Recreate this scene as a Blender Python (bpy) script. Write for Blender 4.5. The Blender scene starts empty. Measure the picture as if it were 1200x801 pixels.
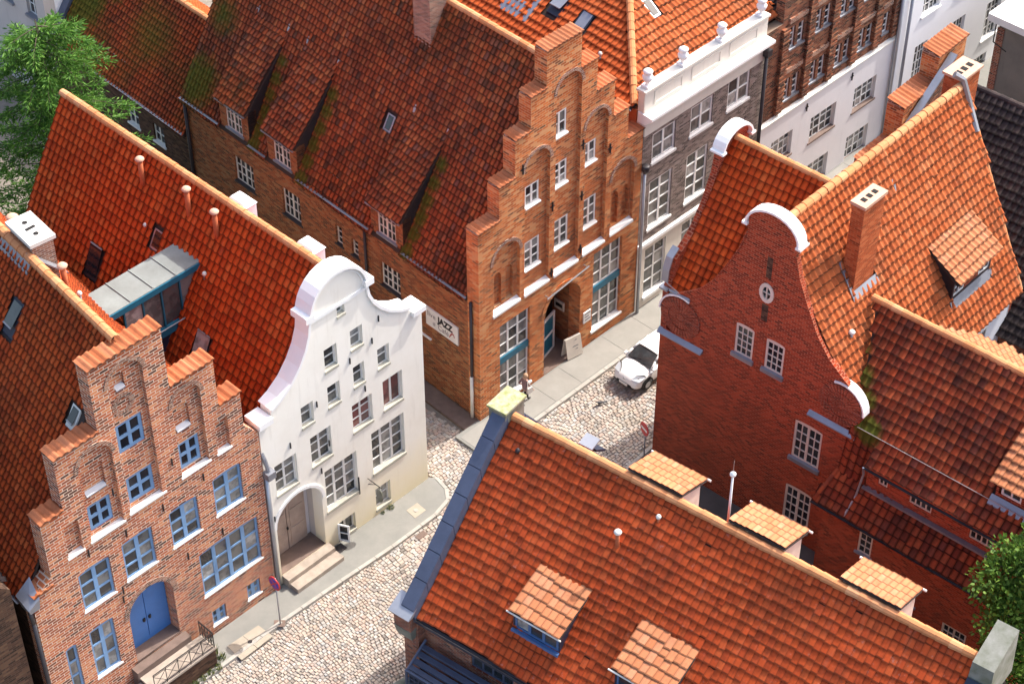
import bpy, bmesh, math, random
import numpy as np
from mathutils import Vector, Matrix, geometry
random.seed(7)
S = bpy.context.scene
COL = S.collection
SC = 1.12                      # all plan values below are in units of 1.12 m
rad = math.radians

# ---------------------------------------------------------------- camera
CAM_PITCH = 42.0
cd = bpy.data.cameras.new('camera'); cam = bpy.data.objects.new('camera', cd); COL.objects.link(cam)
cam.location = (0, 0, 55*SC); cam.rotation_euler = (rad(90-CAM_PITCH), 0, 0)
cd.sensor_width = 36; cd.lens = 2364/1200*36; cd.clip_start = 1; cd.clip_end = 3000
S.camera = cam
# ---------------------------------------------------------------- sky, sun, exposure
SUN_AZ, SUN_EL = 37.0, 50.0
w = bpy.data.worlds.new('World'); S.world = w; w.use_nodes = True
nt = w.node_tree; nt.nodes.clear()
sky = nt.nodes.new('ShaderNodeTexSky'); sky.sky_type = 'NISHITA'; sky.sun_disc = False
sky.sun_elevation = rad(SUN_EL); sky.sun_rotation = rad(90-SUN_AZ); sky.air_density = 1.0; sky.dust_density = 5.0; sky.ozone_density = 0.3
bg = nt.nodes.new('ShaderNodeBackground'); bg.inputs[1].default_value = 0.15
wo = nt.nodes.new('ShaderNodeOutputWorld')
nt.links.new(sky.outputs[0], bg.inputs[0]); nt.links.new(bg.outputs[0], wo.inputs[0])
sl = bpy.data.lights.new('sun', 'SUN'); sl.energy = 2.2; sl.angle = rad(0.53); sl.color = (1.0, 0.95, 0.87)
so = bpy.data.objects.new('sun', sl); COL.objects.link(so)
sd = Vector((math.cos(rad(SUN_EL))*math.cos(rad(SUN_AZ)), math.cos(rad(SUN_EL))*math.sin(rad(SUN_AZ)), math.sin(rad(SUN_EL))))
so.rotation_euler = sd.to_track_quat('Z', 'Y').to_euler(); so.location = (40, 40, 90)
S.view_settings.view_transform = 'Standard'; S.view_settings.look = 'None'
S.view_settings.exposure = 1.38; S.view_settings.gamma = 1.0; S.view_settings.use_curve_mapping = False

# ---------------------------------------------------------------- materials
def newmat(name):
    m = bpy.data.materials.new(name); m.use_nodes = True
    n = m.node_tree; n.nodes.clear()
    o = n.nodes.new('ShaderNodeOutputMaterial'); p = n.nodes.new('ShaderNodeBsdfPrincipled')
    n.links.new(p.outputs[0], o.inputs[0])
    return m, n, p
def N(nt, kind, **kw):
    n = nt.nodes.new(kind)
    for k, v in kw.items():
        if k.startswith('i_'):
            n.inputs[k[2:].replace('_', ' ')].default_value = v
        else: setattr(n, k, v)
    return n
def c4(c): return (c[0], c[1], c[2], 1)
def mixc(nt, fac, a, b, mode='MIX'):
    m = nt.nodes.new('ShaderNodeMix'); m.data_type = 'RGBA'; m.blend_type = mode
    for s, v in ((m.inputs[0], fac), (m.inputs[6], a), (m.inputs[7], b)):
        if hasattr(v, 'is_linked') or hasattr(v, 'links'): nt.links.new(v, s)
        elif isinstance(v, tuple): s.default_value = c4(v)
        else: s.default_value = v
    return m.outputs[2]
def math_(nt, op, a, b=0.5, clamp=False):
    m = nt.nodes.new('ShaderNodeMath'); m.operation = op; m.use_clamp = clamp
    for s, v in ((m.inputs[0], a), (m.inputs[1], b)):
        if hasattr(v, 'links'): nt.links.new(v, s)
        else: s.default_value = v
    return m.outputs[0]
def noise(nt, vec, scale, detail=4, rough=.6):
    n = nt.nodes.new('ShaderNodeTexNoise'); n.inputs['Scale'].default_value = scale
    n.inputs['Detail'].default_value = detail; n.inputs['Roughness'].default_value = rough
    if vec is not None: nt.links.new(vec, n.inputs['Vector'])
    return n.outputs['Fac']
def ramp(nt, fac, stops):
    r = nt.nodes.new('ShaderNodeValToRGB'); e = r.color_ramp.elements
    while len(e) < len(stops): e.new(.5)
    for x, (p, c) in zip(e, stops):
        x.position = p; x.color = c4(c) if isinstance(c, tuple) else (c, c, c, 1)
    nt.links.new(fac, r.inputs[0]); return r.outputs[0]
def bump(nt, p, h, strength=.3, dist=.02):
    b = nt.nodes.new('ShaderNodeBump'); b.inputs['Strength'].default_value = strength; b.inputs['Distance'].default_value = dist
    nt.links.new(h, b.inputs['Height']); nt.links.new(b.outputs[0], p.inputs['Normal'])
def geopos(nt): return nt.nodes.new('ShaderNodeNewGeometry').outputs['Position']

def mat_plain(name, c, rough=.6, var=.25, scale=1.5, metal=0., spec=.4, c2=None, bmp=0):
    m, nt, p = newmat(name)
    g = geopos(nt); n = noise(nt, g, scale, 5)
    d = c2 if c2 else tuple(x*(1-var) for x in c)
    fac = ramp(nt, n, [(.32, 0.), (.68, 1.)])
    col = mixc(nt, fac, d, c)
    n2 = noise(nt, g, scale*9, 3)
    col = mixc(nt, math_(nt, 'MULTIPLY', ramp(nt, n2, [(.45, 0.), (.7, 1.)]), var*.6), col, tuple(x*.55 for x in c))
    nt.links.new(col, p.inputs['Base Color'])
    p.inputs['Roughness'].default_value = rough; p.inputs['Metallic'].default_value = metal
    p.inputs['Specular IOR Level'].default_value = spec
    if bmp: bump(nt, p, n2, bmp, .01)
    return m
def wall_uv(nt):
    tc = nt.nodes.new('ShaderNodeTexCoord')
    sp = nt.nodes.new('ShaderNodeSeparateXYZ'); nt.links.new(tc.outputs['Object'], sp.inputs[0])
    sn = nt.nodes.new('ShaderNodeSeparateXYZ'); nt.links.new(tc.outputs['Normal'], sn.inputs[0])
    ax = math_(nt, 'ABSOLUTE', sn.outputs[0]); ay = math_(nt, 'ABSOLUTE', sn.outputs[1])
    f = math_(nt, 'GREATER_THAN', ax, ay)
    mx = nt.nodes.new('ShaderNodeMix'); nt.links.new(f, mx.inputs[0]); nt.links.new(sp.outputs[0], mx.inputs[2]); nt.links.new(sp.outputs[1], mx.inputs[3])
    cb = nt.nodes.new('ShaderNodeCombineXYZ'); nt.links.new(mx.outputs[0], cb.inputs[0]); nt.links.new(sp.outputs[2], cb.inputs[1])
    return cb.outputs[0], sp
def mat_brick(name, c1, c2, mortar, bw=.26, bh=.085, ms=.012, dark=(.06,.03,.025), darkamt=.5, pale=None, paleamt=.3, rough=.85, bmp=.22):
    m, nt, p = newmat(name)
    uv, sp = wall_uv(nt)
    b = nt.nodes.new('ShaderNodeTexBrick'); nt.links.new(uv, b.inputs['Vector'])
    b.inputs['Color1'].default_value = (0, 0, 0, 1); b.inputs['Color2'].default_value = (1, 1, 1, 1); b.inputs['Mortar'].default_value = (.5, .5, .5, 1)
    b.inputs['Scale'].default_value = 1; b.inputs['Mortar Size'].default_value = ms; b.inputs['Mortar Smooth'].default_value = .2
    b.inputs['Brick Width'].default_value = bw; b.inputs['Row Height'].default_value = bh; b.inputs['Bias'].default_value = 0
    pal = pale or tuple(min(1, x*1.5) for x in c1)
    col = ramp(nt, b.outputs['Color'], [(0, dark), (.10+.22*darkamt, tuple(a*.6+d*.4 for a, d in zip(c2, dark))), (.45, c2), (.7, c1), (1, pal)])
    g = geopos(nt)
    n = noise(nt, g, .55, 6, .65)
    col = mixc(nt, math_(nt, 'MULTIPLY', ramp(nt, n, [(.5, 0.), (.72, 1.)]), .55*darkamt), col, dark)
    n3 = noise(nt, g, 1.3, 5, .7)
    col = mixc(nt, math_(nt, 'MULTIPLY', ramp(nt, n3, [(.52, 0.), (.75, 1.)]), paleamt), col, pal)
    col = mixc(nt, b.outputs['Fac'], col, mortar)
    nt.links.new(col, p.inputs['Base Color']); p.inputs['Roughness'].default_value = rough
    p.inputs['Specular IOR Level'].default_value = .08
    inv = math_(nt, 'SUBTRACT', 1.0, b.outputs['Fac'])
    h = math_(nt, 'ADD', inv, math_(nt, 'MULTIPLY', noise(nt, g, 14, 3), .3))
    bump(nt, p, h, bmp, .012)
    return m
def mat_tile(name, cols, moss=0., mossspots=(), patina=(.05,.03,.022), patamt=.5, patlo=.48, rough=.88, lichen=0., edge=.85, streak=None, stamt=.5):
    m, nt, p = newmat(name)
    at = N(nt, 'ShaderNodeAttribute', attribute_name='tv'); asol = N(nt, 'ShaderNodeAttribute', attribute_name='solo')
    oi = nt.nodes.new('ShaderNodeObjectInfo')
    mx = nt.nodes.new('ShaderNodeMix'); nt.links.new(asol.outputs['Fac'], mx.inputs[0]); nt.links.new(at.outputs['Fac'], mx.inputs[2]); nt.links.new(oi.outputs['Random'], mx.inputs[3])
    cols = [(r*.96, g*1.1, b*1.25) for r, g, b in cols]; k = len(cols)-1
    col = ramp(nt, mx.outputs[0], [(i/k, c) for i, c in enumerate(cols)])
    g = geopos(nt)
    n = noise(nt, g, .38, 7, .68)
    n2 = noise(nt, g, 2.3, 6, .7)
    col = mixc(nt, math_(nt, 'MULTIPLY', ramp(nt, n, [(patlo, 0.), (patlo+.2, 1.)]), patamt), col, patina)
    col = mixc(nt, math_(nt, 'MULTIPLY', ramp(nt, n2, [(.5, 0.), (.78, 1.)]), .55), col, patina)
    if lichen:
        n4 = noise(nt, g, 5.0, 4, .7)
        col = mixc(nt, math_(nt, 'MULTIPLY', ramp(nt, n4, [(.62, 0.), (.7, 1.)]), lichen), col, (.38, .33, .31))
    if streak is not None:        # soot and rain streaks running down the slope
        dp = nt.nodes.new('ShaderNodeVectorMath'); dp.operation = 'DOT_PRODUCT'; nt.links.new(g, dp.inputs[0]); dp.inputs[1].default_value = (math.cos(rad(streak)), math.sin(rad(streak)), 0)
        sz = nt.nodes.new('ShaderNodeSeparateXYZ'); nt.links.new(g, sz.inputs[0])
        cb = nt.nodes.new('ShaderNodeCombineXYZ'); nt.links.new(math_(nt, 'MULTIPLY', dp.outputs['Value'], 2.6), cb.inputs[0]); nt.links.new(math_(nt, 'MULTIPLY', sz.outputs[2], .35), cb.inputs[1])
        sn = noise(nt, cb.outputs[0], 1.0, 5, .65)
        col = mixc(nt, math_(nt, 'MULTIPLY', ramp(nt, sn, [(.5, 0.), (.72, 1.)]), stamt), col, tuple(x*.7 for x in patina))
        col = mixc(nt, math_(nt, 'MULTIPLY', ramp(nt, sn, [(.28, 1.), (.40, 0.)]), stamt*.35), col, (.42,.20,.12))
    ad = N(nt, 'ShaderNodeAttribute', attribute_name='dirt_shade')
    col = mixc(nt, math_(nt, 'MULTIPLY', ad.outputs['Fac'], edge), col, tuple(x*.45 for x in patina))  # painted shade lines and dirt on tile edges and troughs
    green = (.075, .085, .012)
    if moss:
        n5 = noise(nt, g, .22, 5, .6)
        col = mixc(nt, math_(nt, 'MULTIPLY', ramp(nt, n5, [(.52, 0.), (.7, 1.)]), moss), col, green)
    for (c, r, s) in mossspots:       # moss patches (world position, radii)
        v = nt.nodes.new('ShaderNodeVectorMath'); v.operation = 'SUBTRACT'; nt.links.new(g, v.inputs[0]); v.inputs[1].default_value = c
        v2 = nt.nodes.new('ShaderNodeVectorMath'); v2.operation = 'LENGTH'; nt.links.new(v.outputs[0], v2.inputs[0])
        d = math_(nt, 'ADD', v2.outputs['Value'], math_(nt, 'MULTIPLY', math_(nt, 'SUBTRACT', n2, .5), r*1.2))
        f = math_(nt, 'MULTIPLY', math_(nt, 'SUBTRACT', 1.0, math_(nt, 'DIVIDE', d, r), True), 2.2*s, True)
        col = mixc(nt, math_(nt, 'MULTIPLY', f, .85), col, green)
    nt.links.new(col, p.inputs['Base Color']); p.inputs['Roughness'].default_value = rough
    p.inputs['Specular IOR Level'].default_value = .1
    bump(nt, p, n2, .25, .01)
    return m
def mat_plaster(name, c, stain, low=None, lowh=3.0, rough=.85, amt=.35):
    m, nt, p = newmat(name)
    uv, sp = wall_uv(nt)
    g = geopos(nt); n = noise(nt, g, .7, 7, .65)
    col = mixc(nt, math_(nt, 'MULTIPLY', ramp(nt, n, [(.42, 0.), (.75, 1.)]), amt), c, stain)
    mp = nt.nodes.new('ShaderNodeMapping'); mp.inputs['Scale'].default_value = (3.5, .35, 1); nt.links.new(uv, mp.inputs[0])
    st = noise(nt, mp.outputs[0], 1.2, 4, .6)
    col = mixc(nt, math_(nt, 'MULTIPLY', ramp(nt, st, [(.55, 0.), (.8, 1.)]), amt*.7), col, tuple(x*.72 for x in stain))
    if low:
        h = math_(nt, 'SUBTRACT', 1.0, math_(nt, 'DIVIDE', math_(nt, 'ADD', sp.outputs[2], math_(nt, 'MULTIPLY', n, 2.4)), lowh+1.2), True)
        col = mixc(nt, math_(nt, 'MULTIPLY', h, 1.4, True), col, low)
    nt.links.new(col, p.inputs['Base Color']); p.inputs['Roughness'].default_value = rough
    p.inputs['Specular IOR Level'].default_value = .2
    bump(nt, p, noise(nt, g, 6, 5, .7), .12, .02)
    return m
def mat_glass(name, stops):
    m, nt, p = newmat(name)
    oi = nt.nodes.new('ShaderNodeObjectInfo')
    g = geopos(nt)
    col = ramp(nt, oi.outputs['Random'], stops)
    n = noise(nt, g, 2.2, 3)
    col = mixc(nt, math_(nt, 'MULTIPLY', ramp(nt, n, [(.45, 0.), (.6, 1.)]), .5), col, (.02, .025, .03))
    nt.links.new(col, p.inputs['Base Color']); p.inputs['Roughness'].default_value = .06; p.inputs['Specular IOR Level'].default_value = .6
    bump(nt, p, noise(nt, g, 1.6, 2), .05, .02)
    return m

M = {}
M['brickL'] = mat_brick('orange_brick', (.54,.16,.064), (.40,.10,.040), (.60,.47,.37), .33, .116, .018, (.07,.04,.034), .45, (.60,.25,.11), .15, bmp=.12)
M['brickJ'] = mat_brick('weathered_orange_brick', (.60,.175,.050), (.48,.115,.032), (.52,.32,.18), .30, .105, .013, (.15,.07,.04), .3, (.60,.31,.14), .4, bmp=.12)
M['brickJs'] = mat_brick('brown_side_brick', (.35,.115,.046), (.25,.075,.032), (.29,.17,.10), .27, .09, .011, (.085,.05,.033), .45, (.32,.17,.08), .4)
M['brickR'] = mat_brick('dark_red_brick', (.33,.048,.019), (.24,.034,.014), (.36,.14,.085), .22, .09, .014, (.10,.02,.012), .4, (.42,.075,.032), .2)
M['brickG'] = mat_brick('grey_brown_brick', (.25,.195,.17), (.16,.125,.11), (.30,.26,.23), .25, .08, .010, (.05,.042,.04), .5, (.30,.24,.22), .35)
M['brickD'] = mat_brick('dark_glazed_brick', (.28,.095,.05), (.17,.055,.032), (.22,.16,.12), .27, .09, .011, (.035,.025,.02), .75, (.33,.15,.08), .3)
M['brickF'] = mat_brick('front_red_brick', (.30,.085,.045), (.21,.055,.03), (.30,.24,.2), .26, .085, .012, (.05,.025,.02), .4, (.36,.15,.08), .3)
M['brickB'] = mat_brick('brown_neighbour_brick', (.10,.055,.036), (.075,.04,.028), (.09,.065,.05), .26, .085, .010, (.03,.02,.016), .5, (.14,.08,.05), .3)
M['brickC'] = mat_brick('chimney_brick', (.33,.14,.085), (.23,.085,.05), (.42,.34,.28), .25, .08, .014, (.06,.035,.028), .5, (.4,.22,.14), .3)
M['brickCo'] = mat_brick('new_chimney_brick', (.46,.105,.035), (.38,.08,.026), (.40,.17,.09), .25, .08, .008, (.2,.05,.02), .15, (.5,.15,.06), .2)
M['tileW'] = mat_tile('orange_pantiles', [(.46,.050,.010), (.60,.070,.012), (.65,.086,.015), (.56,.060,.011), (.66,.115,.024)], patina=(.17,.032,.012), patamt=.4, patlo=.52, streak=136, stamt=.5)
M['tileL'] = mat_tile('red_pantiles', [(.32,.042,.011), (.46,.06,.013), (.52,.078,.016), (.43,.056,.012), (.56,.10,.024)], patina=(.11,.03,.013), patamt=.55, patlo=.47, streak=130, stamt=.4)
M['ridge'] = mat_tile('ridge_orange', [(.52,.18,.065), (.58,.22,.09), (.55,.20,.075), (.62,.27,.12)], patina=(.25,.10,.05), patamt=.25)
M['coping'] = mat_tile('coping_orange', [(.42,.11,.04), (.50,.15,.06), (.46,.13,.05), (.52,.18,.08)], patina=(.12,.05,.03), patamt=.35)
M['tileG'] = mat_tile('bright_pantiles', [(.46,.08,.02), (.57,.10,.024), (.54,.092,.022), (.6,.13,.036)], patina=(.26,.06,.022), patamt=.25)
M['tileR'] = mat_tile('sunny_pantiles', [(.34,.068,.02), (.48,.105,.03), (.52,.12,.036), (.44,.088,.024), (.55,.15,.052)], patina=(.12,.055,.03), patamt=.5, patlo=.54, lichen=.15, streak=47.5, stamt=.45)
M['tileD'] = mat_tile('dormer_pantiles', [(.46,.14,.055), (.54,.19,.08), (.50,.16,.065), (.56,.21,.10)], patina=(.2,.09,.05), patamt=.25, lichen=.2)
M['tileN'] = mat_tile('dark_pantiles', [(.035,.024,.022), (.05,.034,.03), (.07,.045,.036)], patina=(.02,.016,.015), patamt=.4)
M['white'] = mat_plain('white_paint', (.80,.80,.78), .5, .12)
M['offwhite'] = mat_plain('offwhite_paint', (.74,.72,.66), .6, .15)
M['cream'] = mat_plain('cream_frame', (.66,.60,.52), .55, .15)
M['stonesill'] = mat_plain('grey_stone_sill', (.50,.48,.40), .8, .25, 3)
M['blue'] = mat_plain('blue_paint', (.20,.36,.60), .45, .22, 2.0)
M['bluedoor'] = mat_plain('blue_door_paint', (.07,.20,.50), .4, .12)
M['teal'] = mat_plain('teal_paint', (.012,.13,.21), .45, .12)
M['bluesteel'] = mat_plain('blue_steel', (.095,.115,.175), .4, .22, 1.5, .2)
M['darksteel'] = mat_plain('dark_blue_steel', (.022,.03,.055), .45, .2)
M['metal'] = mat_plain('lead_sheet', (.31,.325,.37), .42, .2, 1.2, .55)
M['zinc'] = mat_plain('zinc_sheet', (.42,.44,.48), .4, .2, 1.2, .6)
M['gutter'] = mat_plain('gutter_metal', (.34,.34,.36), .4, .2, 2., .6)
M['black'] = mat_plain('black_iron', (.02,.02,.022), .5, .2)
M['darkpipe'] = mat_plain('dark_pipe', (.05,.045,.05), .45, .2, 2, .3)
M['stone'] = mat_plain('step_stone', (.42,.35,.29), .8, .3, 2.5, bmp=.2)
M['darkstone'] = mat_plain('dark_stone', (.20,.14,.115), .8, .3, 2.5, bmp=.2)
M['concrete'] = mat_plain('concrete', (.25,.25,.225), .85, .35, 2.2, c2=(.13,.14,.10), bmp=.3)
M['moss_top'] = mat_plain('mossy_cap', (.36,.35,.28), .9, .3, 5., c2=(.22,.24,.07), bmp=.4)
M['wood'] = mat_plain('grey_wood', (.46,.36,.30), .7, .25, 2)
M['terracotta'] = mat_plain('terracotta', (.50,.13,.05), .75, .25, 3)
M['terrapale'] = mat_plain('pale_terracotta', (.62,.36,.25), .75, .2, 3)
M['plasterW'] = mat_plaster('white_plaster', (.86,.84,.77), (.74,.70,.61), (.76,.67,.46), 2.8, amt=.5)
M['trimW'] = mat_plaster('white_trim', (.84,.84,.83), (.72,.71,.70), amt=.2)
M['plasterG'] = mat_plaster('pale_parapet', (.68,.65,.58), (.52,.48,.41), amt=.35)
M['alley'] = mat_plain('alley_paving', (.11,.10,.09), .9, .3, 1.2)
M['dormerblue'] = mat_plain('dormer_blue_paint', (.07,.15,.33), .5, .2)
M['plasterD'] = mat_plaster('lilac_white_plaster', (.66,.645,.66), (.5,.49,.49), amt=.25)
M['plasterT'] = mat_plaster('white_side_plaster', (.78,.79,.82), (.65,.66,.69), amt=.2)
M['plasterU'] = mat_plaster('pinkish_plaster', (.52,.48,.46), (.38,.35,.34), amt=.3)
M['greywall'] = mat_plaster('grey_render', (.20,.19,.17), (.10,.10,.095), amt=.5)
M['glass'] = mat_glass('window_glass', [(0, (.015,.018,.022)), (.25, (.06,.065,.065)), (.5, (.15,.15,.14)), (.75, (.25,.25,.235)), (1, (.42,.42,.40))])
M['glassdark'] = mat_glass('dark_glass', [(0, (.008,.01,.014)), (.6, (.02,.024,.03)), (1, (.06,.065,.07))])
M['glassred'] = mat_glass('red_curtain_glass', [(0, (.10,.03,.03)), (.5, (.22,.06,.055)), (1, (.3,.2,.18))])
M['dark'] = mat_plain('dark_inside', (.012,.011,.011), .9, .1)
M['roofunder'] = mat_plain('roof_boards', (.05,.035,.03), .9, .2)
M['asphalt'] = mat_plain('pavement_asphalt', (.25,.245,.225), .9, .16, .9, c2=(.20,.20,.185), bmp=.25)
M['slabG'] = mat_plain('grey_slab', (.29,.28,.255), .88, .15, 1.2, bmp=.2)
M['slab'] = mat_plain('concrete_slab', (.40,.35,.28), .85, .18, 2, bmp=.2)
M['kerb'] = mat_plain('granite_kerb', (.42,.40,.36), .8, .25, 3, bmp=.2)
M['sand'] = mat_plain('road_joint_sand', (.26,.22,.18), .95, .3, 3)
M['ground'] = mat_plain('ground_earth', (.13,.125,.11), .95, .3, .3)
M['grey_roof'] = mat_plain('grey_roof_felt', (.23,.25,.24), .75, .3, 1.0, c2=(.17,.18,.17))
M['greenroof'] = mat_plain('green_glass_roof', (.42,.52,.46), .3, .15, 1.0)
# ---------------------------------------------------------------- geometry helpers
class WF:
    """a wall plane in plan: a along it, h up, d inwards (left of its direction)"""
    def __init__(s, ox, oy, ang):
        s.ox, s.oy = ox, oy; t = rad(ang); s.dx, s.dy = math.cos(t), math.sin(t)
    def p(s, a, h, d=0.): return (s.ox+a*s.dx-d*s.dy, s.oy+a*s.dy+d*s.dx, h)
FRONT = WF(0, 0, 0)
def rect(a0, a1, h0, h1): return [(a0,h0),(a1,h0),(a1,h1),(a0,h1)]
def archp(a0, a1, h0, ha, rise=None, n=8):
    r = (a1-a0)/2; rise = r if rise is None else rise; hs = ha-rise; c = (a0+a1)/2
    return [(a0,h0),(a1,h0)]+[(c+r*math.cos(t), hs+rise*math.sin(t)) for t in [math.pi*i/n for i in range(n+1)]]
class MB:
    def __init__(s): s.v = []; s.f = []
    def add(s, vs, fs):
        o = len(s.v); s.v += [tuple(v) for v in vs]; s.f += [tuple(i+o for i in f) for f in fs]; return s
    def hexa(s, p): return s.add(p, [(0,3,2,1),(4,5,6,7),(0,1,5,4),(1,2,6,5),(2,3,7,6),(3,0,4,7)])
    def box(s, x0, x1, y0, y1, z0, z1):
        return s.hexa([(x0,y0,z0),(x1,y0,z0),(x1,y1,z0),(x0,y1,z0),(x0,y0,z1),(x1,y0,z1),(x1,y1,z1),(x0,y1,z1)])
    def wbox(s, w, a0, a1, h0, h1, d0, d1):
        return s.hexa([w.p(a0,h0,d0),w.p(a1,h0,d0),w.p(a1,h0,d1),w.p(a0,h0,d1),w.p(a0,h1,d0),w.p(a1,h1,d0),w.p(a1,h1,d1),w.p(a0,h1,d1)])
    def panel(s, w, outline, holes, d0, d1):
        loops = [outline]+list(holes)
        tri = geometry.tessellate_polygon([[Vector((a, h, 0)) for a, h in l] for l in loops])
        flat = [p for l in loops for p in l]; n = len(flat)
        vs = [w.p(a, h, d0) for a, h in flat]+[w.p(a, h, d1) for a, h in flat]
        fs = [tuple(t) for t in tri]+[tuple(i+n for i in reversed(t)) for t in tri]
        o = 0
        for l in loops:
            k = len(l)
            for i in range(k): j = (i+1) % k; fs.append((o+i, o+j, o+j+n, o+i+n))
            o += k
        return s.add(vs, fs)
    def prism(s, pts, vec):
        n = len(pts); vec = Vector(vec)
        vs = [tuple(p) for p in pts]+[tuple(Vector(p)+vec) for p in pts]
        return s.add(vs, [tuple(range(n)), tuple(range(2*n-1, n-1, -1))]+[(i, (i+1) % n, (i+1) % n+n, i+n) for i in range(n)])
    def tube(s, p0, p1, r0, r1=None, n=8):
        r1 = r0 if r1 is None else r1
        p0, p1 = Vector(p0), Vector(p1); z = (p1-p0).normalized()
        x = z.orthogonal().normalized(); y = z.cross(x); vs = []
        for p, r in ((p0, r0), (p1, r1)):
            for i in range(n):
                t = 2*math.pi*i/n; vs.append(tuple(p+x*(r*math.cos(t))+y*(r*math.sin(t))))
        return s.add(vs, [(i, (i+1) % n, (i+1) % n+n, i+n) for i in range(n)]+[tuple(range(n-1, -1, -1)), tuple(range(n, 2*n))])
    def path(s, pts, r, n=6):
        for a, b in zip(pts, pts[1:]): s.tube(a, b, r, r, n)
        return s
    def lathe(s, c, prof, n=14):
        cx, cy, cz = c; vs = []
        for r, z in prof:
            for i in range(n): t = 2*math.pi*i/n; vs.append((cx+r*math.cos(t), cy+r*math.sin(t), cz+z))
        fs = []
        for k in range(len(prof)-1):
            for i in range(n): j = (i+1) % n; fs.append((k*n+i, k*n+j, (k+1)*n+j, (k+1)*n+i))
        fs += [tuple(range(n-1, -1, -1)), tuple((len(prof)-1)*n+i for i in range(n))]
        return s.add(vs, fs)
    def strip(s, w, line, thick, d0, d1):
        """ribbon of constant thickness laid over a polyline of a wall (a coping)"""
        n = len(line); up = []
        for i in range(n):
            a = line[max(0, i-1)]; b = line[min(n-1, i+1)]
            tx, tz = b[0]-a[0], b[1]-a[1]; L = math.hypot(tx, tz) or 1
            up.append((line[i][0]-tz/L*thick, line[i][1]+tx/L*thick))
        vs = []
        for (l, u) in zip(line, up):
            vs += [w.p(l[0], l[1], d0), w.p(l[0], l[1], d1), w.p(u[0], u[1], d1), w.p(u[0], u[1], d0)]
        fs = [(0,1,2,3), tuple(4*(n-1)+k for k in (3,2,1,0))]
        for i in range(n-1):
            for k in range(4): l = (k+1) % 4; fs.append((4*i+k, 4*i+l, 4*i+4+l, 4*i+4+k))
        return s.add(vs, fs)
    def build(s, name, mat, parent=None, smooth=False, recalc=True):
        me = bpy.data.meshes.new(name); me.from_pydata(s.v, [], s.f)
        if recalc:
            bm = bmesh.new(); bm.from_mesh(me); bmesh.ops.recalc_face_normals(bm, faces=bm.faces); bm.to_mesh(me); bm.free()
        me.materials.append(M[mat] if isinstance(mat, str) else mat)
        if smooth: me.shade_smooth()
        o = bpy.data.objects.new(name, me); COL.objects.link(o)
        if parent is not None: o.parent = parent
        return o
def thing(name, label, cat, xy, ang=0, z=0, group=None):
    o = bpy.data.objects.new(name, None); COL.objects.link(o); o.empty_display_size = .3
    o.location = (xy[0]*SC, xy[1]*SC, z*SC); o.rotation_euler = (0, 0, rad(ang)); o.scale = (SC, SC, SC)
    o['label'] = label; o['category'] = cat
    if group: o['group'] = group
    t = Matrix.Translation(o.location) @ Matrix.Rotation(rad(ang), 4, 'Z') @ Matrix.Scale(SC, 4)
    MW[o.name] = t
    return o
MW = {}
def structure(o): o['kind'] = 'structure'; o.scale = (SC, SC, SC); return o
def toworld(th, p): return MW[th.name] @ Vector(p)
def child_copy(o, parent, loc):
    c = o.copy(); COL.objects.link(c); c.parent = parent; c.location = loc; return c
# camera projection (only used to pick which roof tiles show largest)
_ct, _st = math.cos(rad(CAM_PITCH)), math.sin(rad(CAM_PITCH))
def project(P):
    x, y, z = P[0]/SC, P[1]/SC, P[2]/SC-55
    wd = y*_ct-z*_st; v = y*_st+z*_ct
    return 600+2364*x/wd, 400.5-2364*v/wd, wd
# ---------------------------------------------------------------- windows
def window(par, w, a0, a1, h0, h1, d, cols, rows, mat='white', glass='glass', fw=.06, mw=.05, bw=.03, sill=None, sillmat='white',
           sillw=.08, rise=0, flat=False, rowh=None, name='window', colgroup=1, thick=.07, sillside=.08):
    """frame with one opening per pane, each pane a mesh of its own, and a sill"""
    if isinstance(rows, int): rowh = [1]*rows
    else: rowh = rows
    e = .012
    out = archp(a0-e, a1+e, h0-e, h1+e, rise) if rise else rect(a0-e, a1+e, h0-e, h1+e)
    hh = h1-rise*.9
    W_ = (a1-a0)-2*fw; H_ = (hh-h0)-2*fw
    n = cols
    gaps = [mw if (i+1) % colgroup == 0 else bw for i in range(n-1)]
    cw = (W_-sum(gaps))/n
    tot = sum(rowh); rh = [(H_-bw*(len(rowh)-1))*r/tot for r in rowh]
    holes = []; cells = []
    x = a0+fw
    for i in range(n):
        z = h0+fw
        for j, r in enumerate(rh):
            holes.append(rect(x, x+cw, z, z+r)); cells.append((x, z, cw, r)); z += r+bw
        x += cw+(gaps[i] if i < n-1 else 0)
    fr = MB().panel(w, out, holes, d, d+thick).build('window_frame' if flat else name, mat, par)
    base = fr if not flat else par
    protos = {}
    for (x, z, cw_, r) in cells:
        key = round(r, 4)
        if key not in protos:
            o = MB().wbox(w, x-.01, x+cw_+.01, z-.01, z+r+.01, d+.035, d+.05).build('pane', glass, base)
            protos[key] = (o, x, z)
        else:
            o, x0, z0 = protos[key]
            child_copy(o, base, ((x-x0)*w.dx, (x-x0)*w.dy, z-z0))
    if sill is not None:
        MB().hexa([w.p(a0-sillside, h0-sillw, sill), w.p(a1+sillside, h0-sillw, sill), w.p(a1+sillside, h0-sillw, d+.02), w.p(a0-sillside, h0-sillw, d+.02),
                   w.p(a0-sillside, h0+.004, sill), w.p(a1+sillside, h0+.004, sill), w.p(a1+sillside, h0+.035, d+.02), w.p(a0-sillside, h0+.035, d+.02)]).build('sill', sillmat, base)
    return fr
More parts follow.
